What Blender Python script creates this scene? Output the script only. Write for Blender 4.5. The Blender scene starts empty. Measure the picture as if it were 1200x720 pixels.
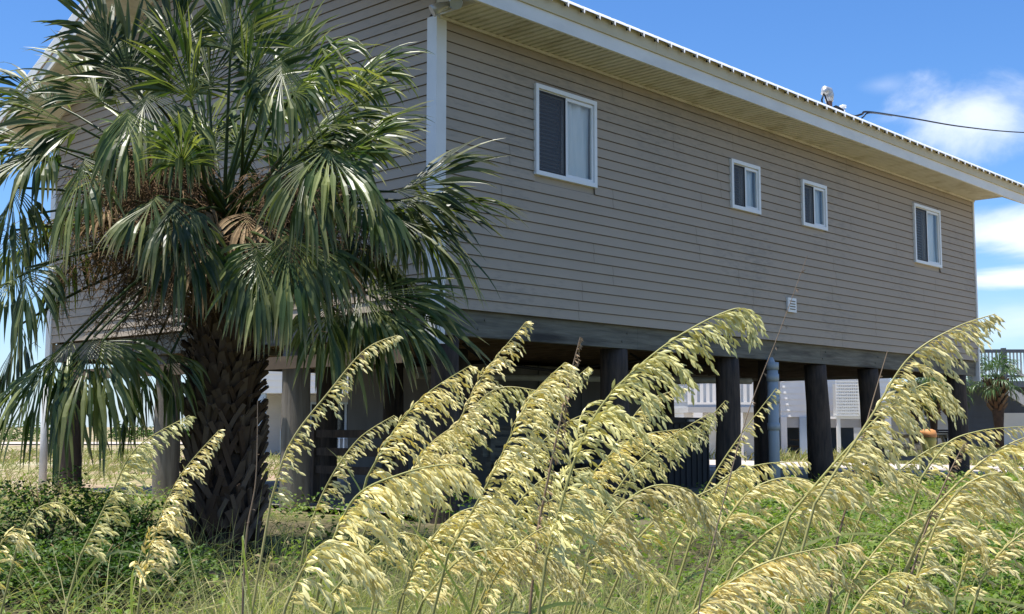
import bpy, math, random
from mathutils import Vector, Matrix, noise
from math import sin, cos, pi, radians, atan2, sqrt
random.seed(7)
R = random.Random(11)
SC = bpy.context.scene
COL = SC.collection

# ------------------------------------------------------------------ camera frame
F = 1410.0; TH = math.atan(140.0/F); CT, ST = cos(TH), sin(TH)
E = 0.95                                   # eye height above the ground under the house
K = Vector((-0.765, 11.9, 0)); HA = radians(90-42.6)
D = Vector((cos(HA), sin(HA), 0)); W = Vector((-D.y, D.x, 0))

def ray(px, py):
    u = 360-py
    return Vector((px-600, F*CT-u*ST, F*ST+u*CT))
def at(px, py, Y):                         # world point on the ray of a pixel at distance Y
    r = ray(px, py); k = Y/r.y
    return Vector((r.x*k, Y, r.z*k+E))
def front(px, py, off=0):                  # house-local point on a plane parallel to the long wall
    r = ray(px, py); k = (K.dot(W)+off)/r.dot(W)
    p = r*k; q = Vector((p.x, p.y, 0))-K
    return Vector((q.dot(D), q.dot(W), p.z+E))
def h2w(x, y, z): return K + D*x + W*y + Vector((0, 0, z))
def nz(x, y, z=0.0): return noise.noise(Vector((x, y, z)))
def sstep(a, b, x):
    t = max(0, min(1, (x-a)/(b-a))); return t*t*(3-2*t)
def gz(x, y):
    g = -0.52*(1-sstep(3.6, 8.3, y))
    d = sqrt(x*x+y*y)
    if d < 60: g += 0.03*nz(x*.5, y*.5, 3)+0.015*nz(x*2, y*2, 5)
    if y > 25: g -= 0.0
    return g

# ------------------------------------------------------------------ materials
def newmat(name):
    m = bpy.data.materials.new(name); m.use_nodes = True
    nt = m.node_tree; nt.nodes.clear()
    out = nt.nodes.new('ShaderNodeOutputMaterial')
    return m, nt, out
def N(nt, t, **kw):
    n = nt.nodes.new(t)
    for k, v in kw.items():
        if k in n.inputs.keys() if isinstance(k, str) else False: n.inputs[k].default_value = v
        else: setattr(n, k, v)
    return n
def c4(c): return (c[0], c[1], c[2], 1)
def noise_node(nt, scale, detail=4, vec=None, stretch=None, rough=.55):
    tc = nt.nodes.new('ShaderNodeTexCoord')
    src = tc.outputs['Object'] if vec is None else vec
    if stretch:
        mp = nt.nodes.new('ShaderNodeMapping'); mp.inputs['Scale'].default_value = stretch
        nt.links.new(src, mp.inputs['Vector']); src = mp.outputs[0]
    n = nt.nodes.new('ShaderNodeTexNoise'); n.inputs['Scale'].default_value = scale
    n.inputs['Detail'].default_value = detail; n.inputs['Roughness'].default_value = rough
    nt.links.new(src, n.inputs['Vector'])
    return n
def ramp(nt, fac, stops):
    r = nt.nodes.new('ShaderNodeValToRGB')
    el = r.color_ramp.elements
    while len(el) < len(stops): el.new(0.5)
    for e, (p, c) in zip(el, stops): e.position = p; e.color = c4(c)
    nt.links.new(fac, r.inputs[0]); return r
def mix(nt, fac, a, b, mode='MIX'):
    m = nt.nodes.new('ShaderNodeMix'); m.data_type = 'RGBA'; m.blend_type = mode
    for s, v in ((0, fac), (6, a), (7, b)):
        if isinstance(v, (int, float)): m.inputs[s].default_value = v
        elif isinstance(v, tuple): m.inputs[s].default_value = c4(v)
        else: nt.links.new(v, m.inputs[s])
    return m.outputs[2]
def surf(name, col1, col2=None, scale=6, stretch=None, rough=.7, spec=.3, bump=.15, bscale=None, dirt=None, metallic=0):
    m, nt, out = newmat(name)
    p = nt.nodes.new('ShaderNodeBsdfPrincipled')
    p.inputs['Roughness'].default_value = rough; p.inputs['Metallic'].default_value = metallic
    p.inputs['Specular IOR Level'].default_value = spec
    col2 = col2 or tuple(v*.75 for v in col1)
    n = noise_node(nt, scale, 6, stretch=stretch)
    r = ramp(nt, n.outputs['Fac'], [(.3, col1), (.7, col2)])
    c = r.outputs[0]
    if dirt:
        n3 = noise_node(nt, dirt[1], 5, stretch=dirt[2] if len(dirt) > 2 else None)
        r3 = ramp(nt, n3.outputs['Fac'], [(.5, (0, 0, 0)), (.72, (1, 1, 1))])
        c = mix(nt, r3.outputs[0], c, dirt[0])
    nt.links.new(c, p.inputs['Base Color'])
    n2 = noise_node(nt, bscale or scale*6, 5, stretch=stretch)
    b = nt.nodes.new('ShaderNodeBump'); b.inputs['Strength'].default_value = bump; b.inputs['Distance'].default_value = .01
    nt.links.new(n2.outputs['Fac'], b.inputs['Height']); nt.links.new(b.outputs[0], p.inputs['Normal'])
    nt.links.new(p.outputs[0], out.inputs[0])
    return m
def leafmat(name, ca, cb, tipc=None, rough=.45, trans=.35, spec=.4, objvar=.0, tcol=None, objmix=None):
    """leaf: per-face 'rnd' picks between two greens, 'tip' fades to a dry tip colour"""
    m, nt, out = newmat(name)
    at_ = nt.nodes.new('ShaderNodeAttribute'); at_.attribute_name = 'rnd'
    c = mix(nt, at_.outputs['Fac'], ca, cb)
    if tipc:
        a2 = nt.nodes.new('ShaderNodeAttribute'); a2.attribute_name = 'tip'
        c = mix(nt, a2.outputs['Fac'], c, tipc)
    if objvar:
        oi = nt.nodes.new('ShaderNodeObjectInfo')
        hsv = nt.nodes.new('ShaderNodeHueSaturation')
        mr = nt.nodes.new('ShaderNodeMapRange'); mr.inputs[3].default_value = 1-objvar; mr.inputs[4].default_value = 1+objvar
        nt.links.new(oi.outputs['Random'], mr.inputs[0]); nt.links.new(mr.outputs[0], hsv.inputs['Value'])
        nt.links.new(c, hsv.inputs['Color']); c = hsv.outputs[0]
        if objmix:
            m2 = nt.nodes.new('ShaderNodeMath'); m2.operation = 'FRACT'; m3 = nt.nodes.new('ShaderNodeMath'); m3.operation = 'MULTIPLY'; m3.inputs[1].default_value = 7.31
            nt.links.new(oi.outputs['Random'], m3.inputs[0]); nt.links.new(m3.outputs[0], m2.inputs[0])
            for k_, col_ in enumerate(objmix):
                mr2 = nt.nodes.new('ShaderNodeMapRange'); nt.links.new(m2.outputs[0], mr2.inputs[0]); mr2.inputs[1].default_value = (.55, .45)[k_]; mr2.inputs[2].default_value = (1, 0)[k_]; mr2.inputs[4].default_value = (.5, .22)[k_]
                c = mix(nt, mr2.outputs[0], c, col_)
    p = nt.nodes.new('ShaderNodeBsdfPrincipled'); p.inputs['Roughness'].default_value = rough
    p.inputs['Specular IOR Level'].default_value = spec
    nt.links.new(c, p.inputs['Base Color'])
    t = nt.nodes.new('ShaderNodeBsdfTranslucent')
    tc = mix(nt, 1.0, c, tcol or (1.3, 1.5, .7), 'MULTIPLY')
    nt.links.new(tc, t.inputs[0])
    ms = nt.nodes.new('ShaderNodeMixShader'); ms.inputs[0].default_value = trans
    nt.links.new(p.outputs[0], ms.inputs[1]); nt.links.new(t.outputs[0], ms.inputs[2])
    nt.links.new(ms.outputs[0], out.inputs[0])
    return m

M = {}
def siding_mat():
    m, nt, out = newmat('taupe_siding')
    p = nt.nodes.new('ShaderNodeBsdfPrincipled'); p.inputs['Roughness'].default_value = .62
    p.inputs['Specular IOR Level'].default_value = .3
    n = noise_node(nt, 1.2, 5, stretch=(1, 1, 2.5))
    r = ramp(nt, n.outputs['Fac'], [(.3, (.410, .335, .252)), (.7, (.370, .306, .232))])
    at_ = nt.nodes.new('ShaderNodeAttribute'); at_.attribute_name = 'rnd'
    c = mix(nt, at_.outputs['Fac'], r.outputs[0], (.44, .362, .275))
    # mildew streaks under laps
    n3 = noise_node(nt, 5, 6, stretch=(1.2, 1.2, 5), rough=.7)
    n4 = noise_node(nt, .55, 3)
    mm = nt.nodes.new('ShaderNodeMath'); mm.operation = 'MULTIPLY'
    nt.links.new(n3.outputs['Fac'], mm.inputs[0]); nt.links.new(n4.outputs['Fac'], mm.inputs[1])
    r3 = ramp(nt, mm.outputs[0], [(.27, (0, 0, 0)), (.40, (.60, .60, .60))])
    c = mix(nt, r3.outputs[0], c, (.24, .215, .175))
    nt.links.new(c, p.inputs['Base Color'])
    n2 = noise_node(nt, 40, 4, stretch=(.2, .2, 3))
    b = nt.nodes.new('ShaderNodeBump'); b.inputs['Strength'].default_value = .12; b.inputs['Distance'].default_value = .004
    nt.links.new(n2.outputs['Fac'], b.inputs['Height'])
    n5 = noise_node(nt, 1.6, 2)
    b2 = nt.nodes.new('ShaderNodeBump'); b2.inputs['Strength'].default_value = .25; b2.inputs['Distance'].default_value = .02
    nt.links.new(n5.outputs['Fac'], b2.inputs['Height']); nt.links.new(b.outputs[0], b2.inputs['Normal'])
    nt.links.new(b2.outputs[0], p.inputs['Normal'])
    nt.links.new(p.outputs[0], out.inputs[0]); return m
M['siding'] = siding_mat()
M['seam_shade'] = surf('siding_seam_and_lap_shade', (.23, .19, .145), rough=.8)  # dark tone paints the lap shadow into undersides and cavities; also colours joints
M['trim'] = surf('white_trim', (.78, .78, .76), (.70, .70, .67), 3, rough=.45, bump=.05)
M['soffit'] = surf('cream_soffit', (.70, .66, .56), (.64, .60, .50), 2, rough=.6, bump=.05, dirt=((.50, .45, .33), 3))
M['fascia'] = surf('white_fascia', (.82, .80, .73), (.76, .74, .67), 2, rough=.5, bump=.05, dirt=((.68, .66, .6), 3, (.3, .3, 1)))
M['tanfascia'] = surf('tan_fascia', (.66, .57, .38), (.60, .51, .33), 2, rough=.6, bump=.05)
M['roofmetal'] = surf('white_roof_metal', (.82, .83, .84), (.76, .77, .78), 3, rough=.35, spec=.5, bump=.03)
M['darkgap'] = surf('dark_gap_strip', (.03, .03, .03), rough=.9)
M['beam'] = surf('weathered_beam', (.215, .205, .165), (.10, .095, .078), 5, stretch=(.35, .35, 5), rough=.85, bump=.5, dirt=((.045, .042, .038), 2.2, (.4, .4, 3)))
M['pile'] = surf('dark_pile_wood', (.095, .070, .054), (.032, .027, .024), 6, stretch=(4, 4, .5), rough=.85, bump=.6)
M['greypile'] = surf('grey_pile_wood', (.25, .22, .18), (.13, .11, .09), 4, stretch=(5, 5, .4), rough=.9, bump=.6)
M['joist'] = surf('brown_joist', (.16, .115, .075), (.09, .065, .045), 4, stretch=(1, 1, 1), rough=.9)
M['ply'] = surf('grey_plywood', (.20, .20, .19), (.14, .14, .135), 3, stretch=(1, 1, .4), rough=.85)
M['pvc'] = surf('blue_grey_pipe', (.38, .43, .46), (.32, .37, .40), 5, rough=.5, bump=.02)
M['whitepvc'] = surf('white_pipe', (.74, .75, .74), rough=.5, bump=.02)
M['palepipe'] = surf('pale_pole', (.40, .38, .30), (.25, .23, .18), 5, rough=.8)
M['vinyl'] = surf('white_vinyl', (.82, .82, .80), (.78, .78, .76), 4, rough=.35, spec=.5, bump=.02)
M['screen'] = surf('insect_screen', (.030, .032, .038), (.024, .026, .03), 3, rough=.6, spec=.4)
M['black'] = surf('black_rubber', (.015, .015, .017), rough=.6)
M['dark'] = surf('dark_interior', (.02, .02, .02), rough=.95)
M['darkbin'] = surf('dark_bin_plastic', (.035, .035, .037), (.028, .028, .03), 3, rough=.7)
M['galv'] = surf('galvanised_metal', (.55, .55, .54), (.42, .42, .42), 8, rough=.45, metallic=.6)
M['rust'] = surf('rusty_pipe', (.32, .14, .08), (.42, .26, .18), 9, rough=.8)

def curtain_mat():
    m, nt, out = newmat('white_curtain')
    p = nt.nodes.new('ShaderNodeBsdfPrincipled'); p.inputs['Roughness'].default_value = .9
    n = noise_node(nt, 4, 3, stretch=(6, 1, .5))
    r = ramp(nt, n.outputs['Fac'], [(.3, (.97, .95, .90)), (.7, (.84, .85, .81))])
    nt.links.new(r.outputs[0], p.inputs['Base Color'])
    nt.links.new(p.outputs[0], out.inputs[0]); return m
M['curtain'] = curtain_mat()
def glass_mat():
    m, nt, out = newmat('window_glass')
    g = nt.nodes.new('ShaderNodeBsdfGlossy'); g.inputs['Roughness'].default_value = .03; g.inputs['Color'].default_value = (1, 1, 1, 1)
    t = nt.nodes.new('ShaderNodeBsdfTransparent'); t.inputs[0].default_value = (.97, .99, .98, 1)
    fr = nt.nodes.new('ShaderNodeFresnel'); fr.inputs['IOR'].default_value = 1.5
    n = noise_node(nt, 2.2, 2)
    b = nt.nodes.new('ShaderNodeBump'); b.inputs['Strength'].default_value = .12; b.inputs['Distance'].default_value = .05
    nt.links.new(n.outputs['Fac'], b.inputs['Height']); nt.links.new(b.outputs[0], g.inputs['Normal'])
    ms = nt.nodes.new('ShaderNodeMixShader')
    nt.links.new(fr.outputs[0], ms.inputs[0]); nt.links.new(t.outputs[0], ms.inputs[1]); nt.links.new(g.outputs[0], ms.inputs[2])
    nt.links.new(ms.outputs[0], out.inputs[0]); return m
M['glass'] = glass_mat()

M['frond'] = leafmat('palm_frond_green', (.028, .060, .014), (.24, .265, .095), (.50, .40, .20), rough=.38, trans=.36, spec=.42, objvar=.35, tcol=(1.5, 1.6, .6))
M['bgfrond'] = leafmat('far_palm_green', (.05, .10, .03), (.10, .17, .05), (.35, .28, .12), rough=.4, trans=.25, spec=.5)
M['dead'] = leafmat('dead_palm_stalk', (.13, .080, .045), (.26, .18, .105), rough=.9, trans=.05, spec=.1)
M['deadleaf'] = leafmat('dead_palm_leaf', (.22, .15, .085), (.34, .25, .15), rough=.9, trans=.15, spec=.1)
M['trunk'] = surf('palm_trunk_fibre', (.075, .05, .035), (.035, .025, .02), 9, rough=.95, bump=.8)
M['boot'] = leafmat('palm_boot', (.085, .052, .034), (.185, .135, .098), rough=.9, trans=0.0, spec=.15)
M['oat'] = leafmat('sea_oat_spikelet', (.84, .74, .29), (.96, .91, .55), (.50, .40, .19), rough=.34, trans=.36, spec=.5, objvar=.12, tcol=(1.12, 1.1, .80), objmix=((.66, .65, .24), (.80, .64, .34)))
M['oatbrown'] = leafmat('dry_brown_spikelet', (.36, .24, .13), (.50, .36, .21), rough=.6, trans=.25, spec=.3, tcol=(1.1, 1, .8))
M['oatstem'] = leafmat('sea_oat_stem', (.30, .31, .09), (.52, .44, .19), rough=.45, trans=.1, spec=.4)
M['stembrown'] = leafmat('dry_stem', (.24, .17, .11), (.33, .24, .16), rough=.7, trans=.05, spec=.2)
M['oatleaf'] = leafmat('sea_oat_leaf', (.17, .23, .07), (.33, .33, .13), (.5, .42, .22), rough=.4, trans=.3, spec=.5)
M['grass'] = leafmat('dune_grass', (.18, .25, .055), (.60, .54, .23), (.46, .38, .2), rough=.5, trans=.35, spec=.4)
M['vine'] = leafmat('vine_leaf', (.060, .125, .020), (.215, .285, .055), rough=.5, trans=.35, spec=.25)
M['vinedry'] = leafmat('dry_undergrowth', (.20, .15, .08), (.30, .25, .13), rough=.8, trans=.2, spec=.2)
M['shrub'] = leafmat('shrub_leaf', (.028, .068, .014), (.085, .145, .028), rough=.5, trans=.3, spec=.25)
M['weed'] = leafmat('meadow_weed', (.18, .23, .06), (.36, .30, .16), rough=.6, trans=.3, spec=.3)

def ground_mat():
    m, nt, out = newmat('sandy_ground')
    p = nt.nodes.new('ShaderNodeBsdfPrincipled'); p.inputs['Roughness'].default_value = .95
    p.inputs['Specular IOR Level'].default_value = .1
    n = noise_node(nt, .35, 6); n1 = noise_node(nt, 2.2, 8, rough=.7); n2 = noise_node(nt, .12, 4)
    a = ramp(nt, n1.outputs['Fac'], [(.35, (.10, .13, .035)), (.5, (.22, .22, .08)), (.62, (.38, .31, .19))])
    b = ramp(nt, n1.outputs['Fac'], [(.3, (.24, .15, .12)), (.6, (.40, .30, .22))])
    f = ramp(nt, n.outputs['Fac'], [(.42, (0, 0, 0)), (.6, (1, 1, 1))])
    c = mix(nt, f.outputs[0], a.outputs[0], b.outputs[0])
    f2 = ramp(nt, n2.outputs['Fac'], [(.55, (0, 0, 0)), (.66, (.7, .7, .7))])
    c = mix(nt, f2.outputs[0], c, (.48, .42, .32))
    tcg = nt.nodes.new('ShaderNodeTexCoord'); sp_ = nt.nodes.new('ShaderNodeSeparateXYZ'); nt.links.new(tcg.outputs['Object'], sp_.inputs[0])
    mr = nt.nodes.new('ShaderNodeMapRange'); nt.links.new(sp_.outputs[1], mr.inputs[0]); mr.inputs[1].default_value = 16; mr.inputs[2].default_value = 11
    shadow_soil = ramp(nt, n1.outputs['Fac'], [(.38, (.035, .040, .018)), (.58, (.075, .065, .036)), (.74, (.20, .165, .11))])  # litter-brown near soil, darkened to stand in for the house shadow
    c = mix(nt, mr.outputs[0], c, shadow_soil.outputs[0])
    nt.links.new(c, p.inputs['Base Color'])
    b_ = nt.nodes.new('ShaderNodeBump'); b_.inputs['Strength'].default_value = .6; b_.inputs['Distance'].default_value = .05
    n3 = noise_node(nt, 9, 6); nt.links.new(n3.outputs['Fac'], b_.inputs['Height']); nt.links.new(b_.outputs[0], p.inputs['Normal'])
    nt.links.new(p.outputs[0], out.inputs[0]); return m
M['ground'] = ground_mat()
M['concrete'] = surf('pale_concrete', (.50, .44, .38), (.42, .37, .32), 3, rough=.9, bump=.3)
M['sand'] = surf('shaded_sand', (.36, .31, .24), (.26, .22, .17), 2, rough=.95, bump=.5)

# ------------------------------------------------------------------ mesh builder
class MB:
    def __init__(s): s.v = []; s.f = []; s.mi = []; s.r = []; s.tp = []; s.sm = []
    def vert(s, p, tip=0.0): s.v.append((p[0], p[1], p[2])); s.tp.append(tip); return len(s.v)-1
    def face(s, idx, mi=0, rnd=0.0, sm=False): s.f.append(tuple(idx)); s.mi.append(mi); s.r.append(rnd); s.sm.append(sm)
    def quad(s, a, b, c, d, mi=0, rnd=0.0):
        i = [s.vert(p) for p in (a, b, c, d)]; s.face(i, mi, rnd)
    def box(s, x0, x1, y0, y1, z0, z1, mi=0, rnd=0.0):
        v = [s.vert(p) for p in ((x0,y0,z0),(x1,y0,z0),(x1,y1,z0),(x0,y1,z0),(x0,y0,z1),(x1,y0,z1),(x1,y1,z1),(x0,y1,z1))]
        for q in ((0,3,2,1),(4,5,6,7),(0,1,5,4),(1,2,6,5),(2,3,7,6),(3,0,4,7)): s.face([v[i] for i in q], mi, rnd)
    def obox(s, c, ax, ay, az, mi=0, rnd=0.0):   # oriented box, half-axis vectors
        v = []
        for k in (-1, 1):
            for i, j in ((-1,-1),(1,-1),(1,1),(-1,1)): v.append(s.vert(c+ax*i+ay*j+az*k))
        for q in ((0,3,2,1),(4,5,6,7),(0,1,5,4),(1,2,6,5),(2,3,7,6),(3,0,4,7)): s.face([v[i] for i in q], mi, rnd)
    def bar(s, a, b, w, h, mi=0, up=Vector((0,0,1)), rnd=0.0):
        a = Vector(a); b = Vector(b); d = (b-a); L = d.length; d = d/L
        x = d.cross(up)
        if x.length < 1e-4: x = d.cross(Vector((1,0,0)))
        x.normalize(); y = x.cross(d).normalized()
        s.obox((a+b)/2, d*(L/2), x*(w/2), y*(h/2), mi, rnd)
    def tube(s, pts, rad, n=6, mi=0, rnd=0.0, cap=True, tips=None):
        pts = [Vector(p) for p in pts]
        if not isinstance(rad, (list, tuple)): rad = [rad]*len(pts)
        rings = []; ref = Vector((0.31, 0.17, 0.93))
        for i, p in enumerate(pts):
            t = (pts[min(i+1, len(pts)-1)]-pts[max(i-1, 0)])
            if t.length < 1e-9: t = Vector((0,0,1))
            t.normalize()
            x = t.cross(ref)
            if x.length < .1: x = t.cross(Vector((1,0,0)))
            x.normalize(); y = t.cross(x)
            rings.append([s.vert(p+(x*cos(2*pi*k/n)+y*sin(2*pi*k/n))*rad[i], tips[i] if tips else 0) for k in range(n)])
        for i in range(len(rings)-1):
            for k in range(n):
                s.face((rings[i][k], rings[i][(k+1)%n], rings[i+1][(k+1)%n], rings[i+1][k]), mi, rnd, True)
        if cap: s.face(rings[0][::-1], mi, rnd); s.face(rings[-1], mi, rnd)
    def build(s, name, mats, parent=None, loc=None):
        me = bpy.data.meshes.new(name); me.from_pydata(s.v, [], s.f)
        if not isinstance(mats, (list, tuple)): mats = [mats]
        for m in mats: me.materials.append(m)
        me.polygons.foreach_set('material_index', s.mi)
        me.polygons.foreach_set('use_smooth', s.sm)
        a = me.attributes.new('rnd', 'FLOAT', 'FACE'); a.data.foreach_set('value', s.r)
        if any(s.tp):
            a = me.attributes.new('tip', 'FLOAT', 'POINT'); a.data.foreach_set('value', s.tp)
        me.update()
        o = bpy.data.objects.new(name, me); COL.objects.link(o)
        if parent: o.parent = parent
        if loc is not None: o.location = loc
        return o
def tag(o, label=None, cat=None, group=None, kind=None):
    if label: o['label'] = label
    if cat: o['category'] = cat
    if group: o['group'] = group
    if kind: o['kind'] = kind
    return o
def empty(name, loc, rz=0):
    o = bpy.data.objects.new(name, None); COL.objects.link(o); o.location = loc; o.rotation_euler = (0,0,rz)
    o.empty_display_size = .2
    return o
def shift(mb, loc):
    mb.v = [(p[0]-loc[0], p[1]-loc[1], p[2]-loc[2]) for p in mb.v]; return mb

# ------------------------------------------------------------------ ground
def make_ground():
    mb = MB()
    def axis(lo, hi, near, step):
        v = [near[0]+i*step for i in range(int((near[1]-near[0])/step)+1)]
        s = step; p = v[-1]
        while p < hi: s *= 1.35; p += s; v.append(p)
        s = step; p = v[0]; pre = []
        while p > lo: s *= 1.35; p -= s; pre.append(p)
        return pre[::-1]+v
    xs = axis(-900, 900, (-12, 14), .4); ys = axis(-200, 1500, (-2, 26), .4)
    idx = [[mb.vert((x, y, gz(x, y))) for x in xs] for y in ys]
    for j in range(len(ys)-1):
        for i in range(len(xs)-1):
            mb.face((idx[j][i], idx[j][i+1], idx[j+1][i+1], idx[j+1][i]), 0, 0, True)
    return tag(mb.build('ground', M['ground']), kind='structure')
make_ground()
def sheet(name, pts, z, mat):
    mb = MB(); mb.face([mb.vert((p[0], p[1], z)) for p in pts]); return tag(mb.build(name, mat), kind='structure')
# driveway strip beyond the right end of the house and sandy floor beneath it
hp = [h2w(*p, 0) for p in ((14.4, -1.2), (19.5, -1.2), (19.5, 14), (14.4, 14))]
sheet('driveway', hp, .055, M['concrete'])
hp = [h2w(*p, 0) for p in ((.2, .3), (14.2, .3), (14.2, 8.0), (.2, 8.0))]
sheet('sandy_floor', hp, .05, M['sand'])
hp = [Vector((-40, 62, 0)), Vector((6, 62, 0)), Vector((6, 70, 0)), Vector((-40, 70, 0))]
sheet('sand_track', hp, .06, M['concrete'])

# ------------------------------------------------------------------ the house
HX, HY, Z0, ZT, SL, OH = 13.70, 8.05, 2.14, 5.11, .47, .63
RO = .29; ZR = ZT+RO; OHX = (.63, 1.15)     # rake soffit height at the wall line; gable overhangs near / far
house = empty('stilt_house', K, HA)
tag(house, 'taupe lap-sided beach house raised on dark timber piles with white trim', 'house')
WIN = [(1.47, 2.54, 3.70, 4.72), (5.43, 6.16, 3.86, 4.53), (7.33, 8.06, 3.86, 4.54), (11.11, 12.17, 3.70, 4.71)]
NC = 26; CH = (ZT-Z0)/NC
def roofz(y): return ZT+SL*(HY/2-abs(y-HY/2))
def course(mb, P, a0, a1, z0, z1, rnd, b0=None, b1=None):
    """one lap from a0..a1; P maps (along, out, z) to local coords"""
    b0 = a0 if b0 is None else b0; b1 = a1 if b1 is None else b1
    zc = z1-.0065
    mb.quad(P(a0, .024, z0), P(a1, .024, z0), P(b1, .009, zc), P(b0, .009, zc), 0, rnd)
    mb.quad(P(a0, .024, z0), P(a0, .003, z0), P(a1, .003, z0), P(a1, .024, z0), 1, rnd)  # underside and the cavity strips below carry the painted shadow tone
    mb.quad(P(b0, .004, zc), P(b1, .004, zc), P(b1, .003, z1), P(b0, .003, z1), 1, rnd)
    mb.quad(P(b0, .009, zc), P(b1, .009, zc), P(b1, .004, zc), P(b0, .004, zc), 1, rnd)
# long wall
mb = MB(); P = lambda a, o, z: Vector((a, -o, z))
for i in range(NC):
    z0 = Z0+i*CH; z1 = z0+CH
    segs = [(.09, HX-.02)]
    for (wx0, wx1, wz0, wz1) in WIN:
        if z1 > wz0+.02 and z0 < wz1-.02:
            ns = []
            for a, b in segs:
                if a < wx0 < b: ns += [(a, wx0+.01), (wx1-.01, b)]
                else: ns.append((a, b))
            segs = ns
    for a, b in segs: course(mb, P, a, b, z0, z1, R.random()*.35)
# vertical lap joints spanning one two-lap panel
R2 = random.Random(5)
for k in range(NC//2):
    z0 = Z0+k*2*CH
    x = R2.uniform(.6, 3.2)
    while x < HX-.4:
        if not any(a-.05 < x < b+.05 and z0+2*CH > c and z0 < d_ for a, b, c, d_ in WIN):
            for q in (0, 1):
                zz = z0+q*CH
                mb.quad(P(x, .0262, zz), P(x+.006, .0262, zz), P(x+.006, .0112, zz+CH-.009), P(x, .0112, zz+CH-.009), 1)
        x += R2.choice((3.66, 3.66, 2.6, 3.1))
# the wall core behind, with window openings
xs = [0.0]+[v for w_ in WIN for v in (w_[0]+.03, w_[1]-.03)]+[HX]
for i in range(len(xs)-1):
    if i % 2 == 0: mb.box(xs[i], xs[i+1], .0, .12, Z0+.002, ZT, 0)
    else:
        w_ = WIN[i//2]; mb.box(xs[i], xs[i+1], .0, .12, Z0+.002, w_[2]+.03, 0); mb.box(xs[i], xs[i+1], .0, .12, w_[3]-.03, ZT, 0)
mb.build('front_wall', [M['siding'], M['seam_shade']], house)
# gable walls
def gable_wall(name, x, sgn):
    mb = MB(); P = lambda a, o, z: Vector((x-o*sgn, a, z))
    i = 0; z0 = Z0
    while z0 < ZR+SL*HY/2-.02:
        z1 = min(z0+CH, ZR+SL*HY/2)
        def ext(z):
            if z <= ZT: return (.09, HY-.09)
            k = max(.0, (z-ZR)/SL); return (k, HY-k)
        a0, a1 = ext(z0); b0, b1 = ext(z1)
        if sgn > 0: course(mb, P, a1, a0, z0, z1, R.random()*.35, b1, b0)
        else: course(mb, P, a0, a1, z0, z1, R.random()*.35, b0, b1)
        z0 = z1
    x_ = x+.06*sgn
    pts = [(x+.001*sgn, .121, Z0+.002), (x+.001*sgn, HY-.121, Z0+.002), (x+.001*sgn, HY-.121, ZR), (x+.001*sgn, HY/2, ZR+SL*HY/2-.03), (x+.001*sgn, .121, ZR)]
    a = [mb.vert(p) for p in pts]; b = [mb.vert((p[0]+.118*sgn, p[1], p[2])) for p in pts]
    mb.face(a); mb.face(b[::-1])
    mb.build(name, [M['siding'], M['seam_shade']], house)
gable_wall('gable_wall', 0, 1); gable_wall('gable_wall', HX, -1)
mb = MB(); mb.box(0, HX, HY-.12, HY, Z0+.002, ZT); mb.build('back_wall', M['siding'], house)
# floor, ceiling, joists and beams
mb = MB(); mb.box(.125, HX-.125, .125, HY-.125, Z0-.02, Z0+.10); mb.build('floor_deck', M['joist'], house)
mb = MB(); mb.box(.125, HX-.125, .125, HY-.125, ZT-.1, ZT-.02); mb.build('ceiling', M['dark'], house)
for yb in (.035, 4.25, HY-.13):
    mb = MB(); x = 0.0 if yb < 1 else .1
    for xe in (3.4, 7.9, 11.2, HX-.03):
        mb.box(x+.003, xe, yb, yb+.10, Z0-.27, Z0-.003, 0); x = xe
    for xb in ((.7, 3.14, 5.5, 6.62, 8.0, 9.71, 12.9) if yb < 1 else ()):   # bolt heads
        for dx in (-.05, .05):
            mb.tube([(xb+dx, yb-.012, Z0-.14+dx), (xb+dx, yb+.01, Z0-.14+dx)], .013, 6, 0)
    mb.build('beam', M['beam'], house)
for xb in (.035, HX-.14):
    mb = MB(); mb.box(xb, xb+.10, .14, 4.25, Z0-.27, Z0-.022); mb.box(xb, xb+.10, 4.35, HY-.135, Z0-.27, Z0-.022)
    mb.build('beam', M['beam'], house)
mb = MB()
for i in range(33):
    x = .35+i*.405; mb.box(x, x+.045, .14, 4.24, Z0-.22, Z0-.021); mb.box(x, x+.045, 4.36, HY-.14, Z0-.22, Z0-.021)
mb.build('floor_joists', M['joist'], house)
mb = MB()
mb.bar((-.05, .4, 1.66), (-.05, HY-.5, 1.66), .045, .14); mb.build('brace_rail', M['joist'], house)
# corner boards (L shaped, run below the beam)
def corner_board(x, y, sx, sy, zb, zt):
    mb = MB(); w_ = .105; t = .035
    mb.box(*sorted((x-sx*t, x+sx*w_)), *sorted((y-sy*t, y)), zb, zt)
    mb.box(*sorted((x-sx*t, x)), *sorted((y+sy*.0005, y+sy*w_)), zb, zt)
    mb.build('corner_board', M['trim'], house)
corner_board(0, 0, 1, 1, 1.77, ZT-.005); corner_board(0, HY, 1, -1, 1.77, ZT-.005)
corner_board(HX, HY, -1, -1, 1.77, ZT-.005)
mb = MB(); mb.box(HX-.02, HX+.035, -.035, .02, 1.77, ZT-.005); mb.box(HX+.003, HX+.035, .0205, .105, 1.77, ZT-.005)
mb.build('corner_board', M['trim'], house)
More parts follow.
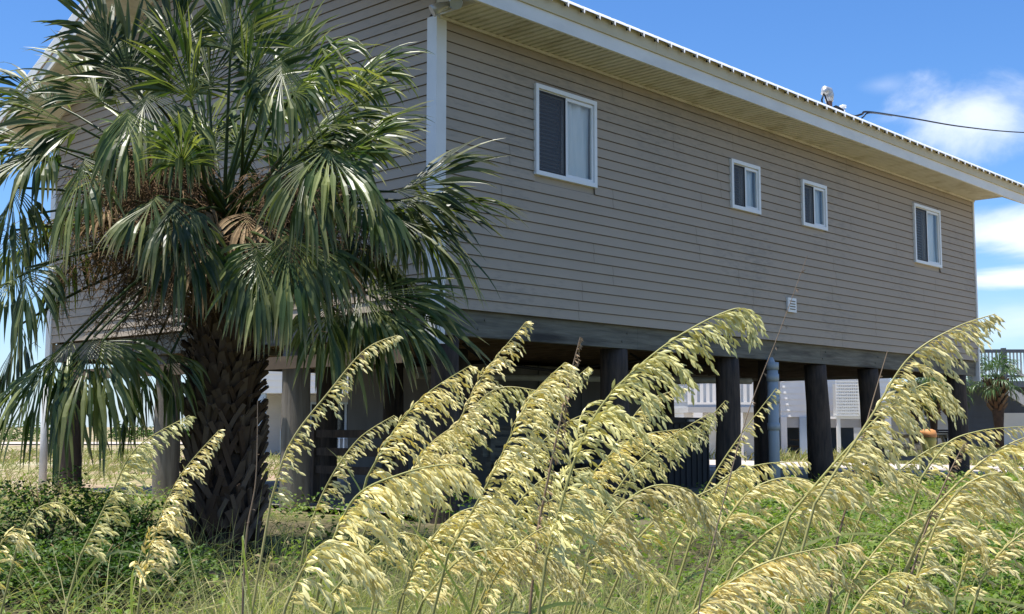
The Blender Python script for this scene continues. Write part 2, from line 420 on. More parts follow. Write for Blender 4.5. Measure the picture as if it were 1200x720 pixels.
# roof
TH_R = .26
def slab(mb, x0, x1, side, zoff0, zoff1, yo=OH, mi=0):
    ye = -yo; ym = HY/2; f = (lambda y: y) if side == 0 else (lambda y: HY-y)
    zb = lambda y: ZT+SL*y
    q = [(x0, f(ye), zb(ye)+zoff0), (x1, f(ye), zb(ye)+zoff0), (x1, f(ym), zb(ym)+zoff0), (x0, f(ym), zb(ym)+zoff0)]
    q2 = [(p[0], p[1], p[2]+zoff1-zoff0) for p in q]
    v = [mb.vert(p) for p in q+q2]
    for k in ((0,3,2,1),(4,5,6,7),(0,1,5,4),(1,2,6,5),(2,3,7,6),(3,0,4,7)): mb.face([v[i] for i in k], mi)
X0, X1 = -OHX[0], HX+OHX[1]
zf0 = ZT; zf1 = ZT+.335           # eave fascia from soffit level
for side in (0, 1):
    mb = MB(); slab(mb, X0+.03, X1-.03, side, .40, .60, yo=OH-.03); mb.build('roof_deck', M['joist'], house)
def metal_roof(side):
    mb = MB(); f = (lambda y: y) if side == 0 else (lambda y: HY-y)
    S = 1 if side == 0 else -1
    pitch = .268; x = X0-.02; z_of = lambda y: ZT+SL*y+.612
    ys_e = -(OH+.045); ym = HY/2
    while x < X1+.02:
        prof = [(x, .0), (x+.014, .0), (x+.022, .046), (x+.246, .046), (x+.254, .0), (x+.268, .0)]
        rows = []
        for (y, dz) in ((ym, .0), (ys_e, .0), (ys_e-.018, -.016), (ys_e-.036, -.042), (ys_e-.040, -.052)):
            rows.append([mb.vert((px_, f(y), z_of(y)+h+dz-(0 if dz == 0 else SL*(y-ys_e)))) for px_, h in prof])
        for ri, (a, b) in enumerate(zip(rows, rows[1:])):
            for k in range(len(prof)-1):
                idx = (b[k], b[k+1], a[k+1], a[k])
                mb.face(idx if S > 0 else idx[::-1], 1 if (ri > 0 and k in (0, 4)) else 0)
        # small dark box below the pan; lip pan faces are dark too
        mb.box(x-.006, x+.006, *sorted((f(ys_e+.01), f(ys_e-.030))), z_of(ys_e)-.03, z_of(ys_e)+.004, 1)
        x += pitch
    mb.build('metal_roofing', [M['roofmetal'], M['darkgap']], house)
metal_roof(0); metal_roof(1)
mb = MB(); mb.bar((X0, HY/2, ZT+SL*HY/2+.66), (X1, HY/2, ZT+SL*HY/2+.66), .4, .05); mb.build('ridge_cap', M['roofmetal'], house)
# eave fascia: white lower board and tan upper board
for side in (0, 1):
    f = (lambda y: y) if side == 0 else (lambda y: HY-y)
    mb = MB(); mb.box(X0, X1, *sorted((f(-OH), f(-OH+.03))), ZT-.006, ZT+.15); mb.build('fascia', M['fascia'], house)
    mb = MB()
    xj = [X0-.01, 2.9, 6.55, 10.2, X1+.01]
    for a, b in zip(xj, xj[1:]): mb.box(a, b-.003, *sorted((f(-OH-.022), f(-OH+.03))), ZT+.152, ZT+.315)
    mb.build('upper_fascia', M['tanfascia'], house)
# eave soffit: ribbed cream panels
def soffit():
    for side in (0, 1):
        f = (lambda y: y) if side == 0 else (lambda y: HY-y)
        mb = MB(); x = 0.0; wv = .102
        while x < HX-.001:
            xe = min(x+wv, HX)
            prof = [(x, 0), (x+.012, .02), (x+.032, .02), (x+.044, 0), (xe, 0)]
            v0 = [mb.vert((a, f(-OH+.028), ZT+h)) for a, h in prof]; v1 = [mb.vert((a, f(-.004), ZT+h)) for a, h in prof]
            for k in range(4):
                idx = (v0[k], v1[k], v1[k+1], v0[k+1]); mb.face(idx if side == 0 else idx[::-1])
            x += wv
        mb.box(0, HX, *sorted((f(-OH+.03), f(0))), ZT+.024, ZT+.04)
        # end boxes closing the eave return
        for xa in (-.012, HX):
            a = xa
            pts = [(f(-OH+.03), ZT-.004), (f(0.0), ZT-.004), (f(0.0), ZR+.02), (f(-OH+.03), ZT+.03)]
            p0 = [mb.vert((a, y, z)) for y, z in pts]; p1 = [mb.vert((a+.012, y, z)) for y, z in pts]
            mb.face(p0); mb.face(p1[::-1]); mb.face((p0[0], p1[0], p1[1], p0[1]))
        mb.build('soffit', M['soffit'], house)
        mb = MB(); mb.box(.0, HX+.03, *sorted((f(-.052), f(-.026))), ZT-.03, ZT-.002); mb.build('frieze_trim', M['soffit'], house)
soffit()
# rake overhang: sloped soffit and fascia at both gables
for gx, s, OX in ((0, -1, OHX[0]), (HX, 1, OHX[1])):
    for side in (0, 1):
        f = (lambda y: y) if side == 0 else (lambda y: HY-y)
        mb = MB(); ye, ym = -OH, HY/2
        xa, xb = sorted((gx+s*.001, gx+s*(OX-.03)))
        n = 40
        for k in range(n):        # plank lines across the rake soffit
            y0 = ye+(ym-ye)*k/n; y1 = ye+(ym-ye)*(k+1)/n-.012
            v = [mb.vert(p) for p in ((xa, f(y0), ZR+SL*max(y0, -9)+.0), (xb, f(y0), ZR+SL*y0), (xb, f(y1), ZR+SL*y1), (xa, f(y1), ZR+SL*y1))]
            mb.face(v)
            v2 = [mb.vert(p) for p in ((xa, f(y1), ZR+SL*y1), (xb, f(y1), ZR+SL*y1), (xb, f(y1+.012), ZR+SL*(y1+.012)+.006), (xa, f(y1+.012), ZR+SL*(y1+.012)+.006))]
            mb.face(v2)
        v = [mb.vert(p) for p in ((xa, f(ye), ZR+SL*ye+.012), (xb, f(ye), ZR+SL*ye+.012), (xb, f(ym), ZR+SL*ym+.012), (xa, f(ym), ZR+SL*ym+.012))]
        mb.face(v)
        mb.build('rake_soffit', M['soffit'], house)
        for nm, mat, z_a, z_b, o0, o1 in (('rake_fascia', M['fascia'], -.01, .155, OX-.03, OX), ('upper_rake_fascia', M['trim'], .168, .325, OX-.03, OX+.02), ('rake_edge_strip', M['rust'], .155, .168, OX-.03, OX+.004)):
            mb = MB(); x0, x1 = sorted((gx+s*o0, gx+s*o1))
            q = []
            for y in (ye, ym):
                for z in (z_a, z_b):
                    for x in (x0, x1): q.append(mb.vert((x, f(y), ZR+SL*y+z)))
            for k in ((0,1,3,2),(4,6,7,5),(0,4,5,1),(2,3,7,6),(0,2,6,4),(1,5,7,3)): mb.face([q[i] for i in k])
            mb.build(nm, mat, house)
        mb = MB()                 # wall/rake moulding
        x0 = gx+s*.03
        mb.bar((x0, f(0), ZR-.02), (x0, f(ym), ZR+SL*ym-.02), .03, .035); mb.build('rake_trim', M['soffit'], house)
# attic filler so no light leaks between walls and roof
for x in (.06, HX-.06):
    pass
# support posts
def pile(x, y, r, mat, lean=(0, 0), ztop=None, sq=False):
    mb = MB(); zt = (Z0-.272) if ztop is None else ztop
    pts = []; n = 9
    for i in range(n+1):
        k = i/n; pts.append((x+lean[0]*(1-k)+.012*nz(x*3, y*3, k*3), y+lean[1]*(1-k)+.012*nz(x*5, y, k*3+7), -.4+(zt+.4)*k))
    mb.tube(pts, [r*(1.06-.1*i/n+.03*nz(x, y*2, i*.8)) for i in range(n+1)], 14)
    return mb.build('support_post', mat, house)
for x, r, ln in ((.34, .15, (0, 0)), (3.14, .175, (.05, 0)), (5.62, .165, (0, 0)), (6.66, .135, (0, 0)), (8.02, .17, (.22, 0)), (9.72, .165, (.28, 0)), (13.2, .175, (0, 0))):
    pile(x, .20, r, M['pile'], ln)
for y, m_ in ((2.55, 'greypile'), (5.25, 'greypile'), (7.8, 'pile')): pile(.25, y, .165, M[m_])
for x in (3.3, 6.7, 10, 13.3):
    for y in (4.3, 7.8): pile(x, y, .15, M['pile'])
pile(1.9, 1.6, .14, M['pile']); pile(2.1, 4.3, .15, M['pile']); pile(10.9, 1.9, .045, M['pile'])
mb = MB(); mb.tube([(.02, 8.12, -.3), (.02, 8.12, 1.86)], .055, 10); mb.build('white_tube', M['whitepvc'], house)  # thin white upright tube beside the outermost left pile
# blue-grey drain pipe with couplings, pale brace pole
pb = front(903, 470, .02)
mb = MB(); mb.tube([(pb.x, -.02, -.3), (pb.x, -.02, 1.80)], .075, 14)
for z in (1.78, 1.62, 1.32, .95): mb.tube([(pb.x, -.02, z-.05), (pb.x, -.02, z+.05)], .086, 14)
mb.tube([(pb.x, -.02, 1.8), (pb.x, .02, 1.88)], .05, 10)
mb.build('drain_pipe', M['pvc'], house)
mb = MB(); mb.tube([(2.0, 2.4, 1.58), (3.6, 1.9, 1.585), (6.0, 1.0, 1.60), (6.9, .62, 1.60)], .045, 8); mb.build('brace_pole', M['palepipe'], house)
mb = MB()
mb.tube([(1.6, 1.2, 1.9), (2.3, 1.5, 1.72), (3.4, 1.4, 1.66), (4.4, 1.6, 1.75), (5.3, 1.2, 1.88)], .018, 6)
mb.tube([(4.4, .9, 1.9), (5.1, .8, 1.62), (5.55, .5, 1.78), (5.6, .5, 1.9)], .016, 6)
mb.build('hanging_cable', M['black'], house)
# store room under the floor: grey plywood panels with battens
mb = MB()
x0, x1, y0, y1 = 4.4, 8.5, 3.4, 6.6
mb.box(x0, x1, y0, y0+.03, .05, 1.86); mb.box(x0, x0+.03, y0+.031, y1, .05, 1.86); mb.box(x0, x1, y1, y1+.03, .05, 1.86); mb.box(x1-.03, x1, y0+.031, y1, .05, 1.86)
for i in range(5):
    xx = x0+i*(x1-x0-.05)/4; mb.box(xx, xx+.05, y0-.02, y0-.001, .05, 1.86)
mb.build('store_room', M['ply'], house)
# wall outlet box
a = front(920, 349); b = front(930, 367)
mb = MB(); mb.box(a.x, b.x, -.05, -.02, b.z, a.z); ob = mb.build('vent_hood', M['vinyl'], house)
mb = MB()
for k in range(4):
    zz = b.z+.035+k*.038; mb.box(a.x+.04, b.x-.04, -.056, -.0505, zz, zz+.014)
mb.build('louvre', M['seam_shade'], ob)
# conduit at the eave return
mb = MB(); mb.tube([(-.03, -.02, ZT+.03), (-.03, -.20, ZT+.03)], .014, 8); mb.build('conduit', M['whitepvc'], house)

# windows
def window(i, x0, x1, z0, z1, lab):
    w_ = empty('window', (0, 0, 0)); w_.parent = house
    w_['label'] = lab
    F_ = .048; yo, yi = -.052, .02
    mb = MB()
    mb.box(x0, x1, yo, yi, z0, z0+F_); mb.box(x0, x1, yo, yi, z1-F_, z1)
    mb.box(x0, x0+F_, yo+.001, yi, z0+F_, z1-F_); mb.box(x1-F_, x1, yo+.001, yi, z0+F_, z1-F_)
    mb.box(x0+F_, x1-F_, -.02, .02, z1-F_-.012, z1-F_-.0005)
    mb.build('frame', M['vinyl'], w_)
    xm = (x0+x1)/2; s = .032
    mb = MB()
    def sash(a, b, y0, y1):
        c, d = z0+F_+.001, z1-F_-.013
        mb.box(a, b, y0, y1, c, c+s); mb.box(a, b, y0, y1, d-s, d); mb.box(a, a+s, y0+.001, y1-.001, c+s, d-s); mb.box(b-s, b, y0+.001, y1-.001, c+s, d-s)
    sash(xm-.012, x1-F_-.001, -.034, -.008)
    sash(x0+F_+.001, xm+.02, -.005, .018)
    mb.build('sash', M['vinyl'], w_)
    c, d = z0+F_+.03, z1-F_-.03
    mb = MB(); mb.quad((xm+.018, -.02, c), (x1-F_-.03, -.02, c), (x1-F_-.03, -.02, d), (xm+.018, -.02, d)); mb.build('pane', M['glass'], w_)
    mb = MB(); mb.quad((x0+F_+.03, .008, c), (xm-.01, .008, c), (xm-.01, .008, d), (x0+F_+.03, .008, d)); mb.build('pane', M['glass'], w_)
    # insect screen in a thin dark frame in front of the left half
    mb = MB(); a, b = x0+F_+.004, xm-.006; c2, d2 = z0+F_+.004, z1-F_-.016
    for q in ((a, b, c2, c2+.018), (a, b, d2-.018, d2), (a, a+.018, c2+.018, d2-.018), (b-.018, b, c2+.018, d2-.018)):
        mb.box(q[0], q[1], -.030, -.018, q[2], q[3], 1)
    mb.quad((a+.016, -.024, c2+.016), (b-.016, -.024, c2+.016), (b-.016, -.024, d2-.016), (a+.016, -.024, d2-.016), 0)
    mb.build('insect_screen', [M['screenmesh'], M['black']], w_)
    # curtain: pleated sheet behind the right half, blind behind the left
    mb = MB(); n = 40; rr = random.Random(i)
    ph = rr.uniform(0, 6); prev = None
    xa, xb = xm-.02, x1-.05
    for k in range(n+1):
        u = k/n; x = xa+(xb-xa)*u
        yt = .045+(.020 if i == 0 else .010)*sin(u*(19 if i == 0 else 26)+ph)+.008*sin(u*11+ph*2)
        yb = .045+.014*sin(u*22+ph+.6)+.010*sin(u*7+ph)
        cur = (mb.vert((x, yt, z1-.04)), mb.vert((x, (yt+yb)/2+.01*sin(u*15), (z0+z1)/2)), mb.vert((x, yb, z0+.05)))
        if prev:
            mb.face((prev[1], cur[1], cur[0], prev[0]), 0, 0, True); mb.face((prev[2], cur[2], cur[1], prev[1]), 0, 0, True)
        prev = cur
    mb.build('curtain', M['curtain'], w_)
    mb = MB()
    for k in range(int((z1-z0-.1)/.045)):
        z = z0+.06+k*.045
        mb.quad((x0+.03, .070, z), (xm, .070, z), (xm, .105, z+.028), (x0+.03, .105, z+.028))
    mb.build('blind', M['curtain'] if i in (0, 3) else M['ply'], w_)
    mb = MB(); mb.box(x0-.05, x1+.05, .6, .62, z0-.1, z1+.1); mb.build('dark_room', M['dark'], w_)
def screenmesh():
    m, nt, out = newmat('insect_screen_mesh')
    p = nt.nodes.new('ShaderNodeBsdfPrincipled'); p.inputs['Base Color'].default_value = (.035, .037, .042, 1); p.inputs['Roughness'].default_value = .5
    t = nt.nodes.new('ShaderNodeBsdfTransparent')
    ms = nt.nodes.new('ShaderNodeMixShader'); ms.inputs[0].default_value = .72
    nt.links.new(t.outputs[0], ms.inputs[1]); nt.links.new(p.outputs[0], ms.inputs[2]); nt.links.new(ms.outputs[0], out.inputs[0])
    return m
M['screenmesh'] = screenmesh()
for i, (w_, l) in enumerate(zip(WIN, ('large slider window with a crumpled white curtain', None, None, 'large slider window with a straight pale curtain'))):
    window(i, *w_, l or 'small white slider window')

# ------------------------------------------------------------------ things fixed to / above the house
def hw(p): return h2w(p.x, p.y, p.z)
# service mast
m0 = front(972, 128, .1)
roof_here = ZT+SL*.1+.6
mast = empty('service_mast', h2w(m0.x, .1, roof_here), HA)
tag(mast, 'short electric service mast with grey weatherhead rising above the roof edge', 'service mast')
top = front(972, 108, .1).z-roof_here
mb = MB(); mb.tube([(0, 0, -.1), (0, 0, top*.62)], .045, 10); mb.build('pipe', M['rust'], mast)
mb = MB(); mb.tube([(0, 0, top*.55), (0, 0, top*.85), (-.03, 0, top), (-.13, 0, top*1.02), (-.17, 0, top*.8)], [.06, .075, .075, .06, .045], 10); mb.build('weatherhead', M['galv'], mast)
mb = MB(); mb.tube([(-.16, 0, top*.85), (-.24, .0, top*.5), (-.22, -.02, .0)], .014, 6); mb.tube([(-.15, 0, top*.8), (-.1, -.03, top*.35), (.05, -.04, top*.12), (.25, -.05, -.02)], .014, 6); mb.build('drip_loop', M['black'], mast)
def wire(name, pts, r, lab, thick=None):
    loc = pts[0]; mb = MB()
    # catmull resample
    out = []
    for i in range(len(pts)-1):
        p0 = pts[max(i-1, 0)]; p1 = pts[i]; p2 = pts[i+1]; p3 = pts[min(i+2, len(pts)-1)]
        for k in range(8):
            t = k/8; out.append(.5*((2*p1)+(p2-p0)*t+(2*p0-5*p1+4*p2-p3)*t*t+(3*p1-p0-3*p2+p3)*t**3))
    out.append(pts[-1]); mb.tube([q-loc for q in out], r, 6)
    if thick: mb.tube([thick[0]-loc, thick[1]-loc], r*3.2, 8)
    o = mb.build(name, M['black'], None, loc); tag(o, lab, 'cable'); return o
pf = lambda px, py, off=.0: hw(front(px, py, off))
wire('power_cable', [pf(974, 126), pf(984, 130), pf(1000, 136), pf(1010, 134), pf(1020, 131.5), at(1070, 139, 24), at(1130, 149, 28), at(1200, 155.5, 33), at(1300, 158, 41)], .017,
     'black twisted power cable running from the roof mast off to the right', (pf(979, 127.5), pf(985.5, 131)))
wire('tie_wire', [pf(1006, 142.5), pf(1012, 137), pf(1020, 132.5), at(1045, 135.8, 22.5)], .012, 'short thin guy wire from the roof edge up to the power cable')
for px, py, h, lab in ((742, 43, .07, 'small white vent stub on the roof edge above the first window'), (988, 130, .07, 'small white vent stub on the roof edge beside the service mast')):
    p = front(px, py, .35); mb = MB()
    mb.tube([(0, 0, -.15), (0, 0, h)], .035, 10); mb.tube([(0, 0, h), (0, 0, h+.035)], .055, 10)
    o = mb.build('roof_vent', M['roofmetal'], None, h2w(p.x, .35, p.z-.02)); tag(o, lab, 'roof vent')
# twin floodlight under the eave return
p = front(548, 3, -.30)
fl = empty('floodlight', h2w(-.06, -.34, ZT+.03), HA); tag(fl, 'weathered twin floodlight fixed at the end of the eave by the near corner', 'floodlight')
mb = MB(); mb.tube([(0, 0, .0), (-.05, 0, .0)], .06, 12); mb.build('base', M['galv'], fl)
for s in (-1, 1):
    mb = MB(); mb.tube([(-.04, .04*s, 0), (-.09, .10*s, -.02), (-.13, .14*s, -.05), (-.17, .17*s, -.08)], [.025, .04, .06, .065], 12); mb.build('lamp_head', M['galv'], fl)

# ------------------------------------------------------------------ sabal palm
PY = 9.2
pbase = at(262, 600, PY); PB = Vector((pbase.x, PY, gz(pbase.x, PY)))
palm = empty('sabal_palm', PB); tag(palm, 'big shaggy cabbage palm with fan fronds in front of the gable wall', 'palm tree')
CR = at(268, 250, PY)-PB          # heart of the crown, local
TT = at(264, 335, PY)-PB
# trunk with crossed leaf boots
mb = MB(); pts = []; rad = []
for i in range(15):
    k = i/14; pts.append((TT.x*k+.02*nz(k*3, 1, 1), 0, -.3+(TT.z+.55)*k)); rad.append(.165+.08*(1-k)**3+.02*sin(k*3)+.012*nz(k*9, 4))
mb.tube(pts, rad, 20); mb.build('trunk', M['trunk'], palm)
mb = MB(); rb = random.Random(3); nb = 210
for i in range(nb):
    k = i/nb; z = .0+k*(TT.z+.1); th = i*2.39996; r0 = .165+.08*(1-k)**3+.02*sin(k*3)
    hi = sstep(.32, .5, k); L = (.30+.08*rb.random())*(1-.45*hi); sp = (.30+.2*rb.random())*(1-.2*hi); base = Vector((TT.x*k, 0, z))
    z_j = rb.uniform(-.04, .04); base.z += z_j; th += rb.uniform(-.15, .15)
    for s in (-1, 1):
        if rb.random() < .12: continue
        p = []; L *= rb.uniform(.75, 1.15)
        for j in range(4):
            u = j/3; a = th+s*sp*(u**.8)*1.25; r = r0+.012+.085*u*u*(1+.6*k)
            p.append(base+Vector((cos(a)*r, sin(a)*r, L*u)))
        wd = .036*(1-.2*rb.random()); rn = rb.random()*(1-.7*hi)
        for j in range(3):
            d_ = (p[j+1]-p[j]); a = th+s*sp*(j/3)
            out = Vector((cos(a), sin(a), 0)); side = d_.normalized().cross(out).normalized()
            w0 = wd*(1-.22*j/3)
            mb.obox((p[j]+p[j+1])/2, d_*.54, side*w0*.62, out*.011, 0, rn)
    # broken stub tongue
    for _ in range(1+int(2*hi)):
        a = th+rb.uniform(-.2, .2); out = Vector((cos(a), sin(a), 0)); tan = Vector((-sin(a), cos(a), 0))
        q = base+out*(r0+.02); L2 = .09+.15*rb.random()*(.5+k)
        v = [mb.vert(q+tan*.05), mb.vert(q-tan*.05), mb.vert(q+out*(.05+.05*k)+Vector((0, 0, L2))-tan*.02), mb.vert(q+out*(.06+.05*k)+Vector((0, 0, L2*1.1))+tan*.02)]
        mb.face(v, 0, rb.random()*.8)
mb.build('leaf_boots', M['boot'], palm)

def frond_mesh(H, axis, nrm, size, droop, rnd_, nseg=32, fold=.25, petiole_from=None, spread=88, tipf=1.0, split=.42, width=.062):
    """costapalmate fan: leaflets radiate from the hub, joined near the base, tips free and hanging"""
    mb = MB(); axis = axis.normalized(); nrm = (nrm-axis*nrm.dot(axis)).normalized(); side = axis.cross(nrm)
    if petiole_from is not None:
        C0 = petiole_from; mid = (C0+H)/2+Vector((0, 0, .10*(H-C0).length))
        pts = []
        for k in range(7):
            t = k/6; pts.append(C0*(1-t)**2+mid*2*t*(1-t)+H*t*t)
        mb.tube(pts, [.018-.009*k/6 for k in range(7)], 5, 0, .15, False)
    NS = 8
    for i in range(nseg):
        u = (i+.5)/nseg*2-1
        ang = radians(spread)*u
        L = size*(1-.30*abs(u)**1.5)*rnd_.uniform(.86, 1.06)
        # costa: hub slides forward for the central leaflets and curves down
        hub = H+axis*(.22*size*(1-abs(u))**1.2)-Vector((0, 0, 1))*(.07*size*(1-abs(u))**2)
        d0 = axis*cos(ang)+side*sin(ang)-nrm*(fold*abs(sin(ang))*.6)+nrm*.10*(1-abs(u))
        d0.normalize(); d0 += Vector((rnd_.uniform(-1, 1), rnd_.uniform(-1, 1), rnd_.uniform(-1, 1)))*.085; d0.normalize()
        p = hub.copy(); d = d0.copy(); step = L/NS; dr = droop*rnd_.uniform(.55, 1.5); bend_at = rnd_.uniform(.42, .72); kink = rnd_.choice((0, 0, .5, 1.0, 1.6))*min(1, droop)
        pts = [p.copy()]; dirs = [d.copy()]
        tw = rnd_.uniform(-.5, .5)
        for k in range(NS):
            s = (k+1)/NS
            g = dr*(s**1.5)*.42
            if kink and s > bend_at: g += kink; kink = 0
            d = (d+Vector((0, 0, -1))*g).normalized(); p = p+d*step; pts.append(p.copy()); dirs.append(d.copy())
        prev = None; rn = rnd_.random()**1.8; tipv = tipf*rnd_.random()
        for k, (q, dd) in enumerate(zip(pts, dirs)):
            s = k/NS
            sd = dd.cross(nrm)
            if sd.length < .15: sd = side
            sd.normalize(); nn = sd.cross(dd).normalized()
            if s > split: sd = (sd*cos(tw*s)+nn*sin(tw*s))
            wmax = width*size
            if s < split: w_ = max(.006, 2*sin(radians(spread)/nseg)*L*s*.75); w_ = min(w_, wmax)
            else: w_ = wmax*(1-((s-split)/(1-split))**1.3)+.0015
            tip = max(0, (s-.72)/.28)*tipv
            a = mb.vert(q+sd*w_*.5+nn*w_*.22, tip); b = mb.vert(q, tip); c = mb.vert(q-sd*w_*.5+nn*w_*.22, tip)
            if prev:
                mb.face((prev[0], prev[1], b, a), 0, rn); mb.face((prev[1], prev[2], c, b), 0, rn)
            prev = (a, b, c)
    return mb
# hub px, py, depth offset; tip px, py, depth offset; droop; size; tip dryness
FR = [
 # upper left fan and spears
 (95,150,-.5, 5,95,-.7, .35,1.0,.3), (70,175,-.1, -60,120,-.1, .5,1.0,.3), (120,120,.2, 60,30,.3, .45,.95,.2),
 (60,170,-.7, -30,200,-1.0, .95,1.0,.6), (100,185,-.9, 60,300,-1.2, 1.1,1.0,.6),
 # upper centre
 (150,95,-.1, 150,-30,.0, .30,.95,.2), (165,120,.5, 110,-10,.6, .35,.95,.2), (175,110,-.8, 120,200,-1.3, .9,1.05,.5), (150,130,-1.0, 150,230,-1.3, 1.1,.8,.5),
 (245,105,.0, 250,-40,.1, .15,1.0,.2), (225,120,-.5, 215,10,-.9, .4,1.0,.3), (300,95,-.1, 318,-40,-.1, .18,1.0,.2),
 (285,130,-.6, 300,10,-.9, .35,.95,.3), (330,100,.2, 380,-30,.3, .3,.95,.2), (215,130,-1.1, 205,230,-1.4, 1.0,.75,.5), (345,110,-.8, 400,20,-1.1, .9,1.0,.5),
 (330,70,-.7, 330,190,-1.3, 1.1,1.0,.5),
 # right upper
 (385,150,-.3, 440,60,-.4, .35,.95,.4), (390,185,-.6, 480,120,-.8, .4,1.0,.5), (380,175,-1.0, 460,230,-1.5, 1.0,.95,.6), (400,160,.4, 500,110,.7, .5,.95,.4), (355,190,-1.1, 380,320,-1.5, 1.1,.9,.6),
 # right middle
 (455,235,.2, 560,210,.4, .45,1.0,.4), (450,250,-.2, 570,270,-.2, .55,1.0,.5), (440,235,.7, 520,260,1.1, .8,.95,.4), (430,255,.1, 480,360,.1, 1.0,.95,.6),
 # right lower
 (430,338,-.1, 555,345,-.1, .40,1.0,1.0), (420,345,-.3, 530,400,-.5, .6,1.0,1.0), (405,350,.2, 470,460,.2, .9,1.0,.9), (395,365,.6, 430,470,.8, 1.0,.95,.8), (380,355,-.5, 400,470,-.8, 1.2,.9,.9),
 # centre front, bright and hanging
 (205,235,-1.2, 160,330,-1.8, .9,.8,.8), (215,255,-1.1, 225,390,-1.5, 1.1,.9,.8), (185,230,-1.1, 120,280,-1.6, .8,.75,.7), (215,195,-1.2, 205,110,-1.6, .45,.6,.4),
 (335,275,-1.1, 350,400,-1.5, 1.2,1.0,.8), (320,285,-1.0, 280,370,-1.4, 1.0,.95,.7), (345,275,-.9, 420,340,-1.2, 1.0,.9,.8), (300,290,-1.2, 310,420,-1.5, 1.2,.85,.8),
 # left middle and lower
 (20,325,-.5, -70,360,-.8, .9,1.0,.6), (30,315,-.9, 30,430,-1.4, 1.2,.9,.7), (45,250,.2, -40,330,.3, .9,1.0,.6), (20,220,-.6, -40,320,-.9, 1.1,1.0,.6),
 (110,395,-.9, 60,520,-1.4, 1.15,1.1,.8), (120,400,-.7, 140,540,-1.0, 1.1,1.05,.6), (85,400,-.7, -20,470,-1.0, .9,1.1,.8), (60,420,.0, -30,520,.0, 1.2,1.1,.6), (75,430,-.2, 70,560,-.3, 1.3,1.05,.5),
 (200,415,-.5, 205,500,-.6, 1.2,.7,.6), (170,430,.3, 140,520,.4, 1.2,.9,.5),
 # inner and rear fill
 (180,175,.8, 120,100,1.2, .5,1.0,.3), (350,170,.9, 420,110,1.3, .6,1.0,.3), (120,230,.9, 40,260,1.3, .9,1.0,.5),
 (420,210,-.7, 500,290,-1.0, 1.1,.9,.6),
 (385,330,.9, 460,420,1.3, 1.1,1.0,.6),
 (470,235,.0, 580,225,.0, .35,1.15,.5), (475,250,.3, 570,310,.4, .55,1.15,.5), (465,225,-.2, 550,170,-.2, .35,1.05,.4), (440,350,.0, 560,385,.0, .45,1.15,1.0),
 (300,120,-.3, 400,60,-.2, .7,1.0,.3),
 (240,170,.5, 250,80,.7, .5,.9,.3), (160,210,.6, 90,180,.8, .8,.95,.3), (340,200,.5, 400,230,.6, .9,.95,.4), (290,210,.8, 300,330,1.0, 1.1,.9,.4),
 (200,230,.7, 170,330,.9, 1.1,.9,.4), (90,270,.5, 40,370,.6, 1.1,1.0,.5), (380,270,.5, 430,360,.6, 1.1,.95,.5), (60,120,.5, -10,60,.6, .5,.9,.3),
 (15,270,-.2, -30,380,-.3, 1.1,1.0,.6), (25,380,.3, -20,480,.4, 1.1,1.0,.6), (5,180,.2, -60,160,.2, .8,1.0,.4), (460,300,.4, 520,380,.5, .9,.9,.6),
 (130,60,-.3, 90,-40,-.4, .4,.9,.2), (270,60,-.4, 290,-60,-.5, .3,.9,.2), (400,100,-.1, 470,50,-.1, .6,.9,.4), (205,60,-.2, 195,-60,-.2, .3,.85,.2), (200,110,.3, 190,-20,.3, .3,.95,.2), (110,80,.1, 190,10,.2, .3,.8,.2),
]
rf = random.Random(21)
for (hx, hy, hd, tx, ty, td, dr, sz, tf) in FR:
    H = at(hx, hy, PY+hd)-PB; T = at(tx, ty, PY+td)-PB
    ax = (T-H).normalized()
    radial = H-CR; radial.normalize()
    nr = Vector((0, 0, 1))*1.0+radial*(.9 if ax.z < 0 else -.25)+Vector((0, -.55, 0))+Vector((rf.uniform(-.3, .3), rf.uniform(-.3, .3), 0))
    L = .74*sz
    st = CR+Vector((rf.uniform(-.12, .12), rf.uniform(-.12, .12), -.25+.25*rf.random()))
    mb = frond_mesh(H, ax, nr, L, dr*.85, rf, nseg=rf.randint(30, 38), fold=rf.uniform(.5, 1.3), spread=rf.uniform(62, 88), petiole_from=st, tipf=tf*1.1)
    mb.build('frond', M['frond'], palm)
for i in range(20):
    a = i*2.39996; el = rf.uniform(-.3, 1.1); dd = Vector((cos(a)*cos(el), .25+.75*abs(sin(a)*cos(el)), sin(el)))
    H = CR+dd.normalized()*rf.uniform(.30, .85); mb = frond_mesh(H, dd, Vector((0, 0, 1))+dd*(.5 if el < .3 else -.2), .82, .75, rf, nseg=36, fold=rf.uniform(.4, 1.2), petiole_from=CR-Vector((0, 0, .2)), tipf=.5, spread=85)
    mb.build('frond', M['frond'], palm)
# dead hanging fronds under the crown (brown)
for i in range(22):
    a = i*2.4+.5; rr = .22+.5*rf.random()+.15*rf.random()
    H = CR+Vector((cos(a)*rr*1.3, sin(a)*rr, .05-.45*rf.random())); ax = Vector((cos(a)*.6, sin(a)*.6, -1+.6*rf.random()))
    mb = frond_mesh(H, ax, Vector((cos(a), sin(a), .3)), .38+.12*rf.random(), 1.4, rf, nseg=16, petiole_from=CR+Vector((0, 0, -.25)), tipf=0)
    mb.build('dead_frond', M['deadleaf'], palm)
